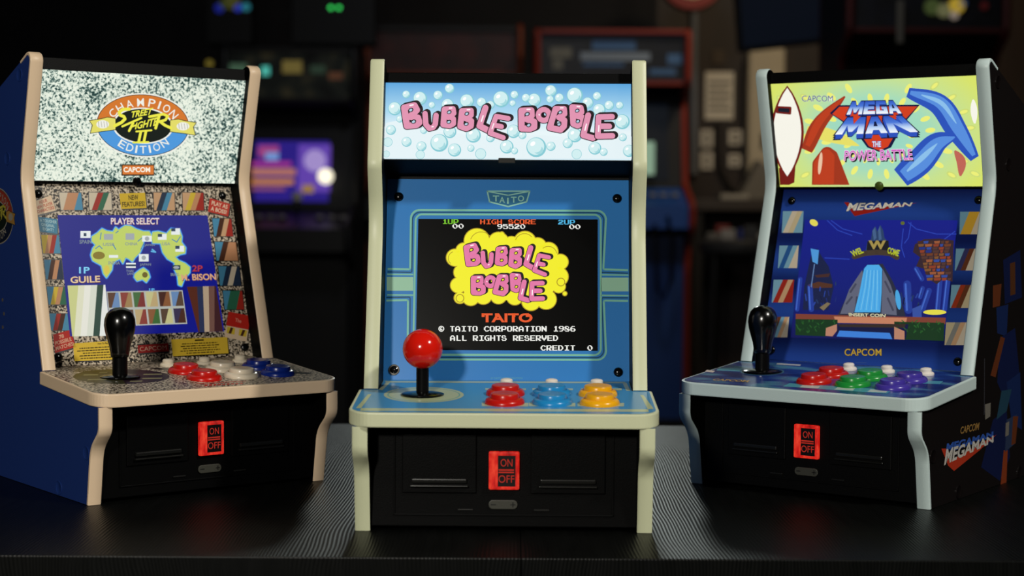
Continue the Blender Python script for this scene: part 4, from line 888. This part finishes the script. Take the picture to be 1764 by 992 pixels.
# ---------------------------------------------------------------- full-size arcade cabinets and clutter at the back of the room
def room_cabinet(x, y, w, top, label, trim, side, marquee, screen, panel, kick, riser=.2, rz=0, panel_z=.9, sf=.82, sh=.325, rail=False):
    """x centre, y front of the kick panel; heights in metres"""
    r = empty('arcade_cabinet', (x, y, 0), rz); tag(r, label, 'arcade cabinet', 'full-size cabinets at the back of the room')
    h = w/2; pz = panel_z
    prof = fillet([(0, riser), (0, pz-.12), (-.13, pz-.08), (-.13, pz), (.10, pz+.06), (.17, pz+.36), (.04, top-.17), (.04, top), (.42, top), (.42, riser)], [0, .02, .02, .02, .03, .08, .02, .015, .02, 0], 4, True)
    for s in (-1, 1):
        q = MB(); q.prism(prof, 0, s*h-.009, s*h+.009, side); q.build('side_panel', r)
        q = MB(); P = [(s*h, a, b) for a, b in prof]; q.tube(P+[P[0]], .011, trim, 8); q.build('edge_trim', r)
    g = h-.011
    q = MB(); q.box((-g, .01, riser), (g, .03, pz-.1), kick); q.build('kick_panel', r)
    q = MB(); q.prism([(-.125, pz-.075), (-.125, pz-.005), (.10, pz+.052), (.10, pz+.0)], 0, -g, g, panel); c = q.build('control_panel', r)
    for i in range(2):
        bx = -g*.5+i*g; j = empty('joystick', (bx-.06, -.02, pz+.025)); j.parent = r
        q = MB(); q.lathe([(.004, 0), (.004, .05)], BLACKG, n=10); q.lathe([(.002, .045), (.016, .055), (.018, .065), (.012, .078), (.002, .082)], D(('#b02018', '#c8c4b8')[i], .3), n=14); q.build('stick', j)
        for k in range(3):
            q = MB(); q.lathe([(.014, 0), (.014, .006), (.009, .009), (.001, .01)], D('#8f8c86', .4), (bx+.01+.035*k, -.02+.008*(k % 2), pz+.025), 14); q.build('button', r)
    q = MB(); q.prism([(.10, pz+.05), (.165, pz+.35), (.20, pz+.35), (.14, pz+.05)], 0, -g, g, NEARBLK); b = q.build('bezel', r)
    q = MB(); sw = g*sf
    V = [(-sw, .108, pz+.075), (sw, .108, pz+.075), (sw, .108+.052*(sh-.075)/.25, pz+sh), (-sw, .108+.052*(sh-.075)/.25, pz+sh)]; off = Vector((0, -.006, .001))
    q.add([Vector(v)+off for v in V], [[0, 1, 2, 3]], screen); q.build('screen', r)
    q = MB(); q.box((-g, .055, top-.155), (g, .07, top-.015), marquee); mo = q.build('marquee', r)
    q = MB(); q.box((-g, .045, top-.167), (g, .08, top-.155), trim); q.build('marquee_rail', r)
    if rail: q = MB(); q.box((-g, .03, top-.008), (g, .05, top+.006), trim, .002); q.build('marquee_rail', r)
    q = MB(); q.box((-g, .04, top-.018), (g, .42, top-.002), side); q.build('top_panel', r)
    q = MB(); q.prism([(.05, top-.17), (.17, pz+.36), (.19, pz+.36), (.08, top-.17)], 0, -g, g, NEARBLK); q.build('speaker_panel', r)
    q = MB(); q.box((-g, .40, riser), (g, .415, top-.02), NEARBLK); q.build('back_panel', r)
    q = MB(); q.box((-h, .0, 0), (h, .42, riser), D('#08080a', .7)); q.build('riser', r)
    return r, mo
def marks(parent, items, y, nm='marquee_print'):
    for x0, z0, x1, z1, m in items: q = MB(); q.add([(x0, y, z0), (x1, y, z0), (x1, y, z1), (x0, y, z1)], [[0, 1, 2, 3]], m); q.build(nm, parent)
def noise_lit(name, stops, scale, s):
    m, nt, b = nodes_of(name); emissive(nt, b, ramp(nt, noise(nt, objco(nt), scale, 2), stops), s); return m
# red-trimmed cabinet
xl, xr = at_y(926, 60, 5.4).x, at_y(1186, 60, 5.4).x; top = at_y(1056, 54, 5.4).z
rB, mo = room_cabinet((xl+xr)/2, 5.36, xr-xl, top, 'dark full-size arcade cabinet with red-orange edging and blue lower front', D('#8a2c1c', .5), D('#0e1a38', .5), noisy('dark_marquee_print', '#08080e', '#10121f', 25, .4), E('#0a1420', .3), D('#1c4f9c', .35), D('#123a78', .5), .2, 0, .88, rail=True)
z = lambda v: at_y(1056, v, 5.41).z; xx = lambda u: at_y(u, 90, 5.41).x-(xl+xr)/2
bw, bb, bg = D('#8a98a8', .5), D('#4a70a0', .5), D('#7a786c', .5)
marks(mo, [(xx(a), z(d), xx(c), z(b), m) for a, b, c, d, m in ((1020, 70, 1095, 86, bb), (1000, 90, 1120, 104, bw), (1005, 108, 1075, 114, bb), (948, 82, 985, 100, bg), (952, 102, 970, 120, bg), (1150, 92, 1175, 110, bb), (1120, 118, 1165, 128, bb))], .0535)
rx = (xl+xr)/2
q = MB(); q.box((at_y(1104, 270, 5.3).x-rx, -.01, at_y(1110, 300, 5.3).z), (at_y(1130, 270, 5.3).x-rx, .02, at_y(1110, 243, 5.3).z), E('#b4d8b8', .5), .004); q.build('lit_screen_corner', rB)  # added glowing block, stands in for the lit corner of the screen
q = MB(); pth = [at_y(u, v, 5.2)-Vector((rx, 5.36, 0)) for u, v in ((1150, 372), (1158, 420), (1156, 480), (1142, 515), (1132, 500), (1130, 440), (1128, 385))]; q.tube(pth, .006, BLACKG); q.build('hanging_cable', rB)
# cabinet with the purple screen
xl, xr = at_y(382, 60, 5.2).x, at_y(606, 60, 5.2).x
rA, mo = room_cabinet((xl+xr)/2, 5.2, xr-xl, at_y(500, 78, 5.2).z, 'black full-size arcade cabinet with glowing purple screen behind the speckled machine', D('#101012', .5), D('#0c0c0e', .5), noise_lit('dim_lit_marquee', [(.3, '#0a0a0a'), (.5, '#202420'), (.7, '#4a4430')], 14, .25), E('#2c1f86', .85), D('#0f0f11', .4), D('#0c0c0d', .5), .2, 0, at_y(500, 356, 5.2).z-.06, .62, .265)
rx = (xl+xr)/2; yy = .06
X = lambda u: at_y(u, 290, 5.3).x-rx
def scr(u0, v0, u1, v1, m, l):
    pz = rA_pz; f = lambda v: at_y(500, v, 5.3).z
    z0, z1 = f(v1), f(v0); dep = lambda z: .108-.0075-l*.0012+(z-pz-.075)/.25*.052
    SC.add([(X(u0), dep(z0), z0), (X(u1), dep(z0), z0), (X(u1), dep(z1), z1), (X(u0), dep(z1), z1)], [[0, 1, 2, 3]], m)
rA_pz = at_y(500, 356, 5.2).z-.06
SC = MB()
for a in ((442, 250, 478, 270, E('#b04a90', .7), 1), (455, 262, 478, 276, E('#7aa0e0', .8), 2), (432, 278, 500, 286, E('#b03a9a', .75), 1), (432, 290, 508, 302, E('#c07a6a', .8), 1), (432, 308, 505, 318, E('#c8804a', .8), 1), (432, 322, 490, 328, E('#a05a7a', .7), 1), (512, 248, 568, 330, E('#6a48b8', .8), 1), (520, 318, 540, 332, E('#b08a4a', .7), 2)): scr(*a)
SC.build('screen_picture', rA)
q = MB(); c = at_y(540, 276, 5.25)-Vector((rx, 5.2, 0)); q.lathe([(.034, 0), (.034, .003), (.001, .003)], E('#b09adc', .8), (c.x, .09, c.z), 24, Vector((0, -1, 0))); q.build('screen_disc', rA)
q = MB(); c = at_y(557, 303, 5.2)-Vector((rx, 5.2, 0)); q.lathe([(.004, -.02), (.018, -.012), (.024, 0), (.018, .012), (.004, .02)], E('#fff6d8', 1.3), (c.x, .06, c.z), 20, Vector((0, -1, 0))); q.build('lamp', rA)
zc = lambda v: at_y(500, v, 5.25).z
marks(mo, [(at_y(a, 0, 5.25).x-rx, zc(d), at_y(c, 0, 5.25).x-rx, zc(b), m) for a, b, c, d, m in ((395, 110, 425, 128, E('#507058', .5)), (450, 114, 464, 130, E('#4fb8a8', .9)), (486, 104, 520, 126, E('#8a7a40', .45)), (535, 112, 560, 126, E('#3a5040', .4)), (566, 124, 590, 136, E('#6a4430', .45)))], .054)
# dark red marquee cabinet behind the middle machine
xl, xr = at_y(630, 60, 5.8).x, at_y(896, 60, 5.8).x
rC, mo = room_cabinet((xl+xr)/2, 5.8, xr-xl, at_y(760, 42, 5.8).z, 'dark full-size arcade cabinet with dull red marquee behind the middle machine', D('#7a3414', .5), D('#0f0d0d', .5), noisy('dull_red_marquee', '#2a0806', '#4a120a', 12, .5), E('#05080c', .3), D('#0f0f11', .4), D('#141012', .5))
# cabinet at the right edge
xl, xr = at_y(1470, 20, 4.4).x, at_y(1742, 20, 4.4).x
rD, mo = room_cabinet((xl+xr)/2, 4.4, xr-xl, at_y(1600, -60, 4.4).z, 'dark full-size arcade cabinet with thin red edging behind the right machine', D('#4a1412', .5), D('#0c0c0e', .5), noisy('black_marquee_print', '#08080c', '#121420', 18, .4), E('#04060a', .3), D('#0f0f11', .4), D('#0d0d0f', .5))
rx = (xl+xr)/2
PP = lambda u, v: at_y(u, v, 4.42)-Vector((rx, 4.4, 0))
for u, v, r, m in ((1610, 10, 16, E('#5a6a3a', .35)), (1630, 16, 14, E('#8a8a60', .4)), (1652, 8, 16, E('#c8a838', .6)), (1648, 24, 9, E('#a8988a', .5)), (1662, 4, 8, E('#3a5a8a', .5)), (1700, 8, 8, E('#4a1414', .4))):
    q = MB(); c = PP(u, v); q.lathe([(r*.0013, 0), (r*.0013, .002), (.0005, .002)], m, (c.x, .045, c.z), 18, Vector((0, -1, 0))); q.build('lit_sticker', rD)
q = MB(); c = PP(1553, 40); q.box((c.x-.008, .03, c.z-.05), (c.x+.008, .045, c.z+.06), D('#6a665c', .5), .002); q.build('hinge_bar', rD)
# boxes with small lights standing on the left cabinet
tz = at_y(500, 78, 5.2).z
bx = empty('network_box', (at_y(576, 12, 5.35).x, 5.35, tz+.0125)); tag(bx, 'black box with two green lights standing on the left cabinet', 'electronics')
hz = at_y(576, 12, 5.28).z-tz-.0125
q = MB(); q.box((-.13, -.05, 0), (.13, .05, hz+.06), NEARBLK, .005); q.build('case', bx)
for u in (570, 584):
    q = MB(); q.lathe([(.006, 0), (.006, .002), (.003, .005), (.0005, .006)], E('#3ff06a', 1.4), (at_y(u, 12, 5.3).x-bx.location.x, -.05, hz), 14, Vector((0, -1, 0))); q.build('indicator_light', bx)
bx = empty('lit_toy_box', (at_y(398, 5, 5.35).x, 5.35, tz+.0125)); tag(bx, 'small colour-lit box standing on top of the left cabinet', 'electronics')
q = MB(); q.box((-.07, -.05, 0), (.07, .05, hz+.09), NEARBLK, .004); q.build('case', bx)
for u, v, r, c in ((400, 2, 16, '#5a5a28'), (385, 8, 9, '#46502a'), (378, 14, 9, '#2430b0'), (410, 13, 8, '#3a4ae0'), (424, 12, 8, '#3aa0b0')):
    q = MB(); p = at_y(u, v, 5.3); q.lathe([(r*.0016, 0), (r*.0016, .003), (.0005, .004)], E(c, .4), (p.x-bx.location.x, -.05, p.z-tz-.0125), 16, Vector((0, -1, 0))); q.build('light', bx)
q = MB(); p = at_y(356, 107, 5.19); q.lathe([(.011, 0), (.011, .005), (.0005, .006)], E('#8a7a30', .5), (p.x, 5.24, p.z), 16, Vector((0, -1, 0))); o = q.build('indicator_light', rA); o.matrix_parent_inverse = Matrix.Translation(-rA.location)
# back wall: sheet, sockets, cable, breaker cabinet, conduit
YW = 6.4
def wall_item(name, u0, v0, u1, v1, th, m, label, cat, bev=.004, group=None):
    a, b = at_y(u0, v1, YW), at_y(u1, v0, YW); r = empty(name, ((a.x+b.x)/2, YW, (a.z+b.z)/2)); tag(r, label, cat, group)
    w_, h_ = (b.x-a.x)/2, (b.z-a.z)/2; q = MB(); q.box((-w_, -th, -h_), (w_, 0, h_), m, bev); q.build('body', r); return r, w_, h_
r, a, b = wall_item('paper_notice', 1214, 124, 1264, 206, .006, D('#d6cfc0', .8), 'pale paper notice pinned on the brown wall', 'notice', .001)
q = MB()
for i in range(5): q.box((-a*.8, -.008, b*(.55-.28*i)-.004), (a*(.8-.2*(i % 2)), -.006, b*(.55-.28*i)+.004), D('#5c574e', .8))
q.build('print_line', r)
wall_item('sign_plate', 1226, 86, 1248, 112, .01, D('#4a4036', .7), 'small dim plate above the paper notice', 'sign')
for i, (u0, v0, u1, v1) in enumerate(((1206, 224, 1228, 254), (1206, 262, 1228, 292), (1254, 224, 1278, 250), (1254, 266, 1276, 288))):
    r, a, b = wall_item('socket_plate', u0, v0, u1, v1, .012, D('#cdc7ba', .5), ('upper left', 'lower left', 'upper right', 'lower right')[i]+' socket plate of four under the paper notice', 'socket', .003, 'socket plates on the brown wall')
    for s in (-.4, .4):
        q = MB(); q.box((-a*.4, -.0135, b*s-b*.22), (a*.4, -.012, b*s+b*.22), D('#2c2a26', .5)); q.build('socket', r)
q = MB(); pts = [(1236, 210), (1236, 250), (1240, 290), (1254, 318), (1270, 332), (1290, 338), (1306, 336)]; pts = [Vector(c) for c in fillet(pts, 20, 5)]
q.tube([at_y(c.x, c.y, YW-.02) for c in pts], .008, D('#17110c', .5)); tag(q.build('power_cable'), 'dark cable looping down the brown wall below the paper notice', 'cable')
r, a, b = wall_item('breaker_cabinet', 1281, 88, 1345, 312, .10, D('#b4aa94', .6), 'beige wall cabinet beside the paper notice', 'wall cabinet')
q = MB(); q.box((-a*.92, -.108, -b*.95), (a*.92, -.10, b*.95), D('#bab09a', .6), .003); dd = q.build('door', r)
q = MB(); q.box((-a*.3, -.118, -b*.5), (-a*.05, -.108, -b*.28), D('#1c1a17', .5), .002); q.build('handle', dd)
q = MB(); p0, p1 = at_y(1195, -200, YW-.02), at_y(1195, 300, YW-.02); q.tube([(p0.x, YW-.02, 2.68), (p1.x, YW-.02, p1.z)], .014, D('#6c7078', .5)); tag(q.build('conduit_pipe'), 'grey vertical conduit pipe on the wall right of the red-trimmed cabinet', 'pipe')
# round red sign at the top of the frame
c = at_y(1192, -40, 5.9); r = empty('round_sign', (c.x, 5.9, c.z)); tag(r, 'round red and cream sign hanging at the top edge', 'sign')
q = MB(); q.lathe([(.118, -.03), (.118, .0), (.112, .012), (.001, .012)], D('#7a1c14', .5), (0, 0, 0), 40, Vector((0, -1, 0))); q.build('disc', r)
q = MB(); q.lathe([(.088, .010), (.088, .016), (.001, .016)], D('#c9b690', .5), (0, 0, .012), 40, Vector((0, -1, 0))); q.build('face', r)
q = MB(); q.tube([(0, .01, .1), (0, .01, 2.7-c.z)], .004, BLACKG); q.build('hanger', r)
# workbench with clutter under the sockets
za = at_y(1230, 343, 5.95).z
r = empty('workbench', (at_y(1262, 343, 6.05).x, 6.1, 0)); tag(r, 'cluttered dark workbench against the brown wall', 'workbench')
q = MB(); q.box((-.16, -.2, za-.04), (.5, .28, za), D('#3a3430', .6), .004); q.build('top', r)
for sx in (-.14, .47):
    for sy in (-.17, .25):
        q = MB(); q.box((sx-.02, sy-.02, 0), (sx+.02, sy+.02, za-.04), D('#14120f', .6)); q.build('leg', r)
wx, wy = r.location.x, r.location.y
def thing_box(name, u0, v0, u1, v1, y, d, m, label, cat):
    a, b = at_y(u0, v1, y), at_y(u1, v0, y); q = MB(); q.box((a.x, y, a.z), (b.x, y+d, b.z), m, .004); return tag(q.build(name), label, cat)
q = MB(); q.box((at_y(1240, 340, 5.95).x, 5.92, za), (at_y(1288, 340, 5.95).x, 6.1, za+.018), D('#98948a', .6), .003); tag(q.build('paper_stack'), 'pale stack of papers on the workbench', 'papers')
q = MB(); c0 = at_y(1300, 343, 5.95); q.prism([(-.05, za), (.12, za), (.12, za+.06), (.02, za+.14)], 1, 5.98, 6.12, D('#6c6860', .6), .004); q.v = [(x+c0.x, y, z_) for x, y, z_ in q.v]; tag(q.build('desk_scanner'), 'sloping grey case on the workbench beside the papers', 'electronics')
st = empty('stool', (at_y(1268, 420, 5.3).x, 5.3, 0)); tag(st, 'dark stool with parts tray in front of the workbench', 'stool'); zs = at_y(1268, 412, 5.3).z
q = MB(); q.lathe([(.11, zs-.04), (.115, zs-.03), (.115, zs-.01), (.105, zs), (.001, zs)], D('#3c3a38', .5), n=28); q.build('seat', st)
for a in range(4):
    q = MB(); t = a*math.pi/2+.6; q.tube([(.085*math.cos(t), .085*math.sin(t), zs-.03), (.11*math.cos(t), .11*math.sin(t), 0)], .012, D('#2a2826', .4, .5)); q.build('leg', st)
rg = random.Random(7); cl_ = ['#8c8880', '#2c3a7a', '#7a2a24', '#6a665e', '#a09a90', '#3a3a3a']
nm = ['grey', 'blue', 'red', 'dark grey', 'pale', 'black']
for i in range(6):
    a = i*1.05; q = MB(); q.box((-.022, -.016, 0), (.022, .016, .02+.012*(i % 3)), D(cl_[i], .5), .003)
    o = q.build('parts_box', None, (st.location.x+.07*math.cos(a), st.location.y+.07*math.sin(a), zs)); tag(o, nm[i]+' small parts box lying on the stool', 'box', 'parts boxes on the stool')
# wall-mounted monitor at the top right
c = at_y(1385, 2, 4.9); r = empty('wall_monitor', (c.x, 4.9, c.z), 0); tag(r, 'dim blue monitor hung at the top right of the room', 'monitor'); r.rotation_euler = (math.radians(14), math.radians(-7), 0)
q = MB(); q.box((-.20, -.02, -.125), (.20, .02, .125), NEARBLK, .006); q.build('case', r)
q = MB(); q.box((-.185, -.0225, -.108), (.185, -.02, .112), E('#0c1422', .4)); q.build('screen', r)
q = MB(); q.tube([(0, .02, .1), (0, .12, 2.69-c.z)], .015, NEARBLK); q.build('mount', r)
